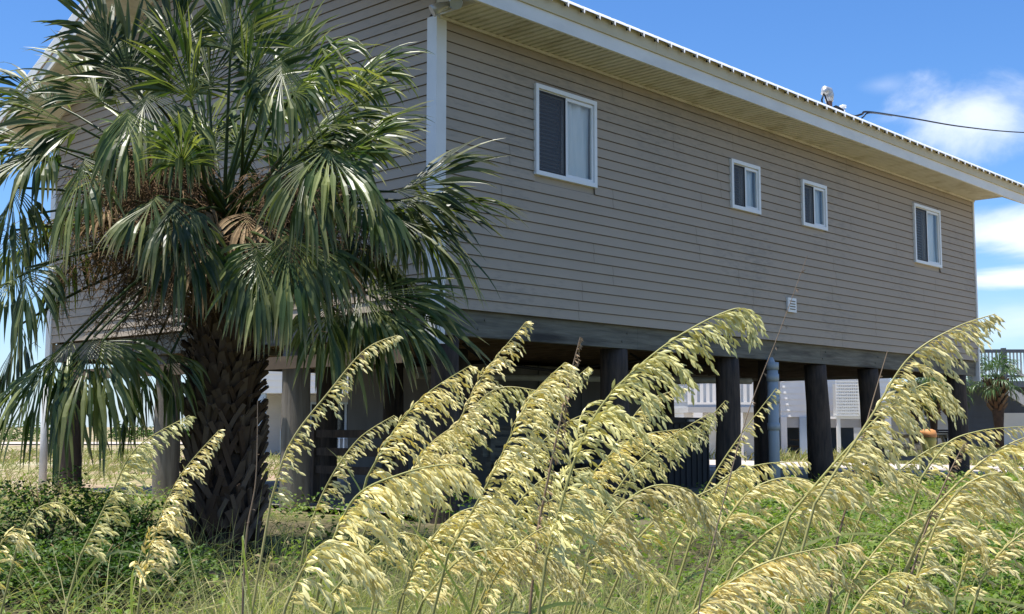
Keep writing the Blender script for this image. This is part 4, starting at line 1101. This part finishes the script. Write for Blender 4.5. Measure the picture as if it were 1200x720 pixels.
mb.face((v[0], v[1], v[2], v[3])); mb.face((v[3], v[2], v[5], v[4])); mb.face((v[0], v[3], v[4])); mb.face((v[1], v[5], v[2])); mb.build('roof', M['lgrey'], hB)
far_window(hB, 1.0, 2.0, 2.19, 3.3, 4.6, 2)
for px in (812, 858, 899):
    x, _ = xz(px, 500, Y); mb = MB(); x -= O.x; mb.box(x-.12, x+.12, -1.0, -.8, -.2, zd-.1); mb.build('column', M['hwhite'], hB)
# C: white raised house with lattice stand
Y = 37; xC0, _ = xz(914, 460, Y); xC1, _ = xz(1043, 460, Y); O = Vector((xC0, Y, 0)); wC = xC1-xC0; zC = xz(950, 489, Y)[1]
hC = empty('raised_house', O); tag(hC, 'white clapboard house raised on white columns beyond the right piles', 'house')
mb = MB(); clap(mb, 0, wC, 0, zC, 5.2, .18); mb.box(0, wC, 0, 6, zC, 5.2); mb.build('wall', M['hwhite'], hC)
mb = MB(); v = [mb.vert(p) for p in ((-.4, -.4, 5.2), (wC+.4, -.4, 5.2), (wC+.4, 3, 6.7), (-.4, 3, 6.7), (-.4, 6.4, 5.2), (wC+.4, 6.4, 5.2))]
mb.face((v[0], v[1], v[2], v[3])); mb.face((v[3], v[2], v[5], v[4])); mb.face((v[0], v[3], v[4])); mb.face((v[1], v[5], v[2])); mb.build('roof', M['lgrey'], hC)
mb = MB(); mb.box(.02, wC-.02, .02, .2, zC-.32, zC-.003); mb.build('girder', M['lgrey'], hC)
for px in (918, 943, 952, 1012, 1040):
    x, _ = xz(px, 500, Y); x -= O.x; mb = MB(); w_ = .17 if px == 943 else .09
    mb.box(x-w_, x+w_, -.1, .018, -.2, zC-.003); mb.build('column', M['hblue'] if px == 943 else M['hwhite'], hC)
mb = MB(); mb.box(.3, wC-.3, 3, 5.9, -.1, zC-.01); mb.build('ground_store', M['hgrey'], hC)
far_window(hC, xz(1003, 440, Y)[0]-O.x, xz(1020, 440, Y)[0]-O.x, -.01, zC+.55, zC+1.9, 2, 'lgrey')
far_window(hC, xz(925, 440, Y)[0]-O.x, xz(938, 440, Y)[0]-O.x, -.01, zC+1.35, zC+2.2, 1)
# stair under it
mb = MB(); sx = xz(958, 500, Y)[0]-O.x
for k in range(9): mb.box(sx-.9+k*.26, sx-.9+k*.26+.3, 1.0, 2.0, .1+k*.2, .15+k*.2)
mb.build('stair', M['joist'], hC)
# lattice screen
Y = 35.5; x0, z0 = xz(981, 487, Y); x1, z1 = xz(1022, 440, Y)
lat = MB(); L_ = x1-x0; H_ = z1-z0
n = 17
for k in range(n+1):
    xx = L_*k/n; lat.box(xx-.018, xx+.018, 0, .02, 0, H_)
for k in range(14):
    zz = H_*k/13; lat.box(-.018, L_+.018, -.022, -.002, zz-.022, zz+.022)
lat.box(L_*.60, L_*.64, -.05, -.024, 0, H_)
lb = empty('lattice_screen', (x0, Y, z0)); tag(lb, 'white square lattice screen hiding equipment beside the raised white house', 'lattice screen')
lat.build('lattice', M['hwhite'], lb)
mb = MB(); mb.box(-.04, L_+.04, .022, .9, -.1, -.03); mb.build('platform', M['hwhite'], lb)
for x in (0, L_-.1):
    mb = MB(); mb.box(x, x+.1, .03, .13, -z0, -.101); mb.build('leg', M['hwhite'], lb)
mb = MB(); mb.box(.1, L_-.1, .2, .8, 0, H_*.8); mb.build('equipment_cabinet', M['lgrey'], lb)
# D: dark grey house with roof deck and stairs, far right
Y = 45; xD0, _ = xz(1128, 460, Y); O = Vector((xD0, Y, 0))
hD = empty('grey_deck_house', O); tag(hD, 'slate grey house with a railed upper deck and outside stair at the right edge', 'house')
wD = 6.5; zt = xz(1160, 455, Y)[1]; zr = xz(1160, 412, Y)[1]
mb = MB(); clap(mb, 0, wD, 0, 0, zt, .22); mb.box(0, wD, 0, 8, 0, zt); mb.build('wall', M['hgrey'], hD)
mb = MB(); mb.box(-.2, wD+.2, -1.2, 8.2, zt+.002, zt+.22); mb.build('deck', M['hgrey'], hD)
mb = MB(); mb.box(-.2, wD, -1.2, -1.08, zr-.12, zr); mb.box(-.2, wD, -1.19, -1.09, zt+.35, zt+.44)
for k in range(6): mb.box(-.2+k*1.25, -.06+k*1.25, -1.22, -1.06, zt+.221, zr+.05)
mb.build('deck_railing', M['hgrey'], hD)
mb = MB(); k = -.1
while k < wD: mb.box(k, k+.045, -1.17, -1.12, zt+.441, zr-.121); k += .13
mb.build('baluster_panel', M['lgrey'], hD)
mb = MB(); mb.box(1.35, 2.75, -.06, -.031, .0, 1.45); mb.build('garage_door', M['hwhite'], hD)
mb = MB()
for k in range(14):
    mb.box(.75+k*.3, 1.1+k*.3, -1.9, -1.25, zt-.1-k*.2, zt-.04-k*.2)
mb.bar((.7, -1.92, zt+.0), (4.95, -1.92, zt-2.8), .05, .3); mb.bar((.7, -1.92, zt+.9), (4.95, -1.92, zt-1.9), .05, .08)
mb.build('stair', M['lgrey'], hD)
# E: pale grey garage behind the palm clump
Y = 44; x0, _ = xz(1040, 480, Y); x1, _ = xz(1122, 480, Y); z1 = xz(1080, 464, Y)[1]; O = Vector((x0, Y, 0))
hE = empty('grey_garage', O); tag(hE, 'low pale grey garage behind the clump of palms', 'garage')
mb = MB(); mb.box(0, x1-x0, 0, 5, -.1, z1-.3); clap(mb, 0, x1-x0, 0, 0, z1-.3); mb.build('wall', M['lgrey'], hE)
mb = MB(); mb.box(-.2, x1-x0+.2, -.2, 5.2, z1-.298, z1-.15); mb.build('roof', M['hgrey'], hE)
far_window(hE, .9, 1.6, -.01, .7, 1.3, 1)
# ------------------------------------------------------------------ far palms
def far_palm(px, ptop, Y, r, label, trunk_r=.17, nf=22, boots=True):
    c = at(px, ptop, Y); b = Vector((c.x, Y, 0)); e = empty('palm_tree', b); tag(e, label, 'palm tree', 'palms beyond the house')
    h = c.z; rr = random.Random(int(px*3+Y)); mb = MB()
    mb.tube([(0, 0, -.2), (.04, 0, h*.4), (.02, 0, h*.72), (0, 0, h)], [trunk_r*.9, trunk_r*.8, trunk_r*1.2, trunk_r*1.6], 10); mb.build('trunk', M['trunk'], e)
    mb = MB()
    for i in range(60):
        a = i*2.4; k = i/60; z = h*(.62+.38*k); q = Vector((cos(a), sin(a), 0)); rr0 = trunk_r*(1.0+.7*k)
        mb.obox(q*(rr0+.05)+Vector((0, 0, z)), q*.08+Vector((0, 0, .10)), Vector((-sin(a), cos(a), 0))*.05, q*.02, 0, rr.random())
    mb.build('leaf_boots', M['boot'], e)
    for i in range(nf):
        a = i*2.39996; el = radians(75-115*i/nf); d = Vector((cos(a)*cos(el), sin(a)*cos(el), sin(el)))
        H = Vector((0, 0, h))+d*r*.42; nrm = Vector((0, 0, 1))+Vector((cos(a), sin(a), 0))*(-.4 if el > 0 else .8)
        mb = frond_mesh(H, d, nrm, r*.62, .75+.5*(i/nf), rr, nseg=20, petiole_from=Vector((0, 0, h-.1)), tipf=.8 if i > nf*.7 else .3, width=.06)
        mb.build('frond', M['bgfrond'], e)
far_palm(1167, 444, 37, .95, 'small round-headed palm in front of the slate grey house')
far_palm(1070, 452, 40, 1.05, 'palm left of the garage, nearest the raised white house', .13)
far_palm(1092, 462, 41, 1.0, 'palm in the middle of the clump before the grey garage', .13)
far_palm(1112, 455, 42, 1.0, 'palm of the clump directly beside the last pile', .13)
far_palm(440, 505, 34, .5, 'young low palm beside the white cottage porch', .08, 16)

# ------------------------------------------------------------------ yard furniture
def ground_at(px, py):          # ground point under a pixel (z=0 plane)
    r = ray(px, py); k = -E/r.z; return Vector((r.x*k, r.y*k, 0))
# low timber rail with stub posts along the driveway
a = at(1000, 540, 24.5); b = at(1260, 543, 26.5)
a.z = b.z = .30
o = empty('timber_rail', Vector((a.x, a.y, 0))); tag(o, 'low dark timber rail on stub posts along the driveway edge', 'rail')
q = b-a; mb = MB(); mb.bar(Vector((0, 0, .30)), q+Vector((0, 0, .30)), .14, .09); mb.build('rail', M['beam'], o)
for t in (.02, .30, .56, .80, .98):
    p = q*t; mb = MB(); mb.tube([p+Vector((0, 0, -.1)), p+Vector((0, 0, .254))], .09, 10); mb.build('stub_post', M['beam'], o)
M['pot'] = surf('ochre_glaze', (.52, .44, .10), (.45, .36, .08), 6, rough=.4)
M['terra'] = surf('orange_glaze', (.60, .28, .10), (.50, .22, .07), 6, rough=.6)
tt = (at(1091, 530, 25).x-a.x)/q.x; pp = a+q*tt
pot = empty('planter_pot', Vector((pp.x, pp.y, .347))); tag(pot, 'ochre pot with an orange rim standing on the low timber rail', 'pot')
mb = MB(); mb.tube([(0, 0, 0), (0, 0, .1), (0, 0, .3), (0, 0, .38)], [.10, .13, .165, .165], 16); mb.build('body', M['pot'], pot)
mb = MB(); mb.tube([(0, 0, .381), (0, 0, .44), (0, 0, .52), (0, 0, .55)], [.175, .18, .15, .08], 16); mb.build('rim', M['terra'], pot)
# grill on a post
g0 = ground_at(1109, 538); gr = empty('park_grill', g0); tag(gr, 'small black pedestal grill on the grass past the driveway', 'grill')
mb = MB(); mb.tube([(0, 0, -.1), (0, 0, .62)], .045, 8); mb.build('pedestal', M['black'], gr)
mb = MB(); mb.box(-.30, .30, -.2, .2, .621, .66); mb.box(-.30, .30, .17, .2, .661, .86); mb.box(-.30, -.27, -.2, .169, .661, .86); mb.box(.27, .30, -.2, .169, .661, .86); mb.build('fire_box', M['black'], gr)
mb = MB()
for k in range(9): mb.bar((-.28, -.18+k*.04, .80), (.28, -.18+k*.04, .80), .01, .01)
mb.bar((.0, -.2, .80), (.0, -.32, .80), .015, .015); mb.build('grate', M['galv'], gr)
# picnic table
def picnic(px, py, rz, label, mat, s=1.0):
    g = ground_at(px, py); t = empty('picnic_table', g, rz); tag(t, label, 'picnic table', 'picnic tables')
    mb = MB()
    for k in range(5): mb.box(-.9, .9, -.36+k*.148, -.23+k*.148, .72, .76)
    mb.build('tabletop', mat, t)
    for sd in (-1, 1):
        mb = MB()
        for k in range(2): mb.box(-.9, .9, *sorted((sd*(.60+k*.14), sd*(.73+k*.14))), .42, .46)
        mb.build('bench', mat, t)
        mb = MB(); x = sd*.62
        mb.bar((x, -.62, -.05), (x, -.22, .70), .09, .045, up=Vector((1, 0, 0))); mb.bar((x, .62, -.05), (x, .22, .70), .09, .045, up=Vector((1, 0, 0)))
        mb.box(x+.05, x+.09, -.86, .86, .33, .418); mb.box(x+.05, x+.09, -.36, .36, .63, .718); mb.build('trestle', mat, t)
picnic(1078, 541, .5, 'grey picnic table on the sunny grass beyond the driveway', M['beam'])
# dark bench table under the house and a wooden railing between the left piles
g = h2w(6.2, 1.9, .05)
cart = empty('storage_bin', g, HA+.25); tag(cart, 'large dark lidded storage bin in the shade under the house behind the blue pipe', 'storage bin')
mb = MB(); mb.box(-1.0, 1.0, -.55, .55, .0, .95)
for k in range(9): mb.box(-.98+k*.235, -.93+k*.235, -.565, -.5505, .03, .93)
mb.build('body', M['darkbin'], cart)
mb = MB(); mb.box(-1.05, 1.05, -.6, .6, .952, 1.03); mb.build('lid', M['darkbin'], cart)
mb = MB(); mb.box(-.12, .12, -.64, -.605, .97, 1.0); mb.build('handle', M['galv'], cart)
g = h2w(3.6, 1.7, .05); t = empty('wooden_bench', g, HA); tag(t, 'dark slatted wooden bench in the shade under the near part of the house', 'bench')
mb = MB()
for k in range(4): mb.box(-.9, .9, -.3+k*.13, -.19+k*.13, .42, .46)
mb.build('seat', M['beam'], t)
mb = MB()
for k in range(3): mb.box(-.9, .9, .24, .27, .52+k*.14, .63+k*.14)
mb.build('backrest', M['beam'], t)
for x in (-.8, .72):
    for y in (-.28, .2):
        mb = MB(); mb.box(x, x+.08, y, y+.07, -.05, .419 if y < 0 else .92); mb.build('leg', M['beam'], t)
# railing at the gable end
g = h2w(.8, 1.3, 0); rl = empty('wooden_railing', g, HA+pi/2); tag(rl, 'dark wooden railing between the two right gable-end piles', 'railing')
for x in (0, 1.55):
    mb = MB(); mb.box(x, x+.1, -.05, .05, -.1, .95); mb.build('railing_post', M['pile'], rl)
for z in (.45, .66, .87):
    mb = MB(); mb.box(.101, 1.549, -.02, .02, z-.05, z+.04); mb.build('board', M['pile'], rl)
# far hedge and dune line so the horizon is not bare
def bush(px, Y, rx, rz, lab, n=900):
    c = at(px, 500, Y); e = empty('bush', (c.x, Y, 0)); tag(e, lab, 'bush', 'bushes on the far field')
    mb = MB(); rr = random.Random(int(px+Y))
    for k in range(n):
        u = Vector((rr.uniform(-1, 1), rr.uniform(-1, 1), rr.uniform(0, 1)))
        if u.length > 1: u.normalize()
        b = .75+.5*nz(u.x*2+px, u.y*2, u.z*2)
        leaf(mb, Vector((u.x*rx*b, u.y*rx*.6*b, u.z*rz*b)), .28, .2, rr, rr.random())
    mb.build('foliage', M['shrub'], e)
for px, Y, rx, rz, lab in ((40, 80, 5, 1.6, 'dark bush on the field behind the outermost left post'), (170, 85, 4, 1.3, 'dark bush on the far field left of the palm trunk'),
    (700, 60, 4, 1.5, 'dark bush behind the store room'), (-60, 75, 4, 1.4, 'dark bush at the far left edge of the field'), (560, 58, 3, 1.6, 'dark bush behind the cream cottage corner'), (250, 72, 4, 1.5, 'dark bush behind the palm trunk')):
    bush(px, Y, rx, rz, lab)

# ------------------------------------------------------------------ light, sky, camera
EL = 79.0
sh = (W*.45+Vector((-D.x, -D.y, 0))*.89).normalized()
sd = Vector((sh.x*cos(radians(EL)), sh.y*cos(radians(EL)), sin(radians(EL))))
L = bpy.data.lights.new('sun', 'SUN'); L.energy = 5.0; L.angle = radians(.53); L.color = (1, .955, .88)
lo = bpy.data.objects.new('sun', L); COL.objects.link(lo); lo.rotation_euler = (-sd).to_track_quat('-Z', 'Y').to_euler(); lo.location = (0, 0, 30)
w = bpy.data.worlds.new('World'); SC.world = w; w.use_nodes = True; nt = w.node_tree; nt.nodes.clear()
out = nt.nodes.new('ShaderNodeOutputWorld'); bg = nt.nodes.new('ShaderNodeBackground'); nt.links.new(bg.outputs[0], out.inputs[0])
bg.inputs[1].default_value = .098
sky = nt.nodes.new('ShaderNodeTexSky'); sky.sky_type = 'NISHITA'; sky.sun_disc = False
sky.sun_elevation = radians(EL); sky.sun_rotation = atan2(sh.x, sh.y); sky.air_density = 1.0; sky.dust_density = .4; sky.ozone_density = 3.0
hsv = nt.nodes.new('ShaderNodeHueSaturation'); hsv.inputs['Saturation'].default_value = 1.2; nt.links.new(sky.outputs[0], hsv.inputs['Color'])
tint = nt.nodes.new('ShaderNodeMix'); tint.data_type = 'RGBA'; tint.blend_type = 'MULTIPLY'; tint.inputs[0].default_value = 1
nt.links.new(hsv.outputs[0], tint.inputs[6]); tint.inputs[7].default_value = (.84, .97, 1.17, 1); skyc = tint.outputs[2]
tc = nt.nodes.new('ShaderNodeTexCoord'); sep = nt.nodes.new('ShaderNodeSeparateXYZ'); nt.links.new(tc.outputs['Generated'], sep.inputs[0])
def mth(op, a, b=None, c=None):
    n = nt.nodes.new('ShaderNodeMath'); n.operation = op
    for i, v in enumerate((a, b, c)):
        if v is None: continue
        if isinstance(v, (int, float)): n.inputs[i].default_value = v
        else: nt.links.new(v, n.inputs[i])
    return n.outputs[0]
az = mth('ARCTAN2', sep.outputs[0], sep.outputs[1]); el = mth('ARCSINE', sep.outputs[2])
comb = nt.nodes.new('ShaderNodeCombineXYZ'); nt.links.new(az, comb.inputs[0]); nt.links.new(el, comb.inputs[1])
def cn(scale, sx, sy, detail=6, rough=.55, dist=.4, off=0):
    mp = nt.nodes.new('ShaderNodeMapping'); mp.inputs['Scale'].default_value = (sx, sy, 1); mp.inputs['Location'].default_value = (off, off*.7, off*.3)
    nt.links.new(comb.outputs[0], mp.inputs[0]); n = nt.nodes.new('ShaderNodeTexNoise'); n.inputs['Scale'].default_value = scale
    n.inputs['Detail'].default_value = detail; n.inputs['Roughness'].default_value = rough; n.inputs['Distortion'].default_value = dist
    nt.links.new(mp.outputs[0], n.inputs[0]); return n.outputs['Fac']
def azel(px, py):
    r = ray(px, py).normalized(); return math.atan2(r.x, r.y), math.asin(r.z)
def cloud(px, py, rx, ry, nfac, k, soft, lo=.0):
    a0, e0 = azel(px, py); ra = rx/1410; re = ry/1410
    dx = mth('DIVIDE', mth('SUBTRACT', az, a0), ra); dy = mth('DIVIDE', mth('SUBTRACT', el, e0), re)
    e = mth('SQRT', mth('ADD', mth('MULTIPLY', dx, dx), mth('MULTIPLY', dy, dy)))
    v = mth('ADD', mth('SUBTRACT', 1.0, e), mth('MULTIPLY', mth('SUBTRACT', nfac, .5), k))
    n = nt.nodes.new('ShaderNodeMapRange'); n.interpolation_type = 'SMOOTHSTEP'; nt.links.new(v, n.inputs[0]); n.inputs[1].default_value = lo; n.inputs[2].default_value = lo+soft
    return n.outputs[0]
n1 = cn(7, 1, 1.4, detail=9, rough=.62, off=2.3); n2 = cn(5, 1, 4.0, rough=.6, off=5.1); n3 = cn(16, 1, 1.6, off=.7)
nn = mth('ADD', mth('MULTIPLY', n1, .65), mth('MULTIPLY', n3, .35))
c1 = mth('MULTIPLY', cloud(1140, 138, 108, 50, nn, 3.2, 1.1, -.02), .82)
c1b = mth('MULTIPLY', cloud(1035, 100, 40, 16, nn, 2.0, 1.2, .1), .25)
c2 = mth('MULTIPLY', cloud(1230, 272, 150, 34, n2, 2.2, .8, -.1), .90)
c3 = mth('MULTIPLY', cloud(1220, 325, 150, 16, n2, 1.8, .6, -.1), .97)
c4_ = mth('MULTIPLY', cloud(1250, 375, 220, 34, n2, 2.4, 1.2, -.1), .60)
# scattered fair-weather cloud elsewhere in the sky, away from this view
gn = nt.nodes.new('ShaderNodeTexNoise'); gn.inputs['Scale'].default_value = 3.2; gn.inputs['Detail'].default_value = 6
mp = nt.nodes.new('ShaderNodeMapping'); mp.inputs['Scale'].default_value = (1, 1, 2.5); mp.inputs['Location'].default_value = (4.2, .3, 1.1)
nt.links.new(tc.outputs['Generated'], mp.inputs[0]); nt.links.new(mp.outputs[0], gn.inputs[0])
back = nt.nodes.new('ShaderNodeMapRange'); nt.links.new(sep.outputs[1], back.inputs[0]); back.inputs[1].default_value = .35; back.inputs[2].default_value = -.2; back.inputs[3].default_value = 0; back.inputs[4].default_value = 1
gm = nt.nodes.new('ShaderNodeMapRange'); gm.interpolation_type = 'SMOOTHSTEP'; nt.links.new(gn.outputs['Fac'], gm.inputs[0]); gm.inputs[1].default_value = .52; gm.inputs[2].default_value = .68
c5 = mth('MULTIPLY', mth('MULTIPLY', gm.outputs[0], back.outputs[0]), .85)
fac = c1
for q in (c1b, c2, c3, c4_, c5): fac = mth('MAXIMUM', fac, q)
# low haze toward the horizon
hz = nt.nodes.new('ShaderNodeMapRange'); nt.links.new(el, hz.inputs[0]); hz.inputs[1].default_value = .13; hz.inputs[2].default_value = .0; hz.inputs[3].default_value = 0; hz.inputs[4].default_value = .45
def wmix(f, a, b):
    m = nt.nodes.new('ShaderNodeMix'); m.data_type = 'RGBA'; nt.links.new(f, m.inputs[0]); nt.links.new(a, m.inputs[6])
    if isinstance(b, tuple): m.inputs[7].default_value = c4(b)
    else: nt.links.new(b, m.inputs[7])
    return m.outputs[2]
skyc = wmix(hz.outputs[0], skyc, (4.6, 5.9, 7.8))
skyc = wmix(fac, skyc, (6.9, 7.4, 8.2))
nt.links.new(skyc, bg.inputs[0])

cam = bpy.data.cameras.new('camera'); co = bpy.data.objects.new('camera', cam); COL.objects.link(co)
co.location = (0, 0, E); co.rotation_euler = (radians(90)+TH, 0, 0); cam.lens = F/1200*36; cam.sensor_width = 36; cam.clip_end = 4000; cam.clip_start = .05
SC.camera = co
SC.view_settings.view_transform = 'Standard'; SC.view_settings.look = 'None'; SC.view_settings.exposure = 0.72; SC.view_settings.gamma = 1
SC.view_settings.use_curve_mapping = False
SC.cycles.max_bounces = 8; SC.cycles.transparent_max_bounces = 12
SC.render.film_transparent = False
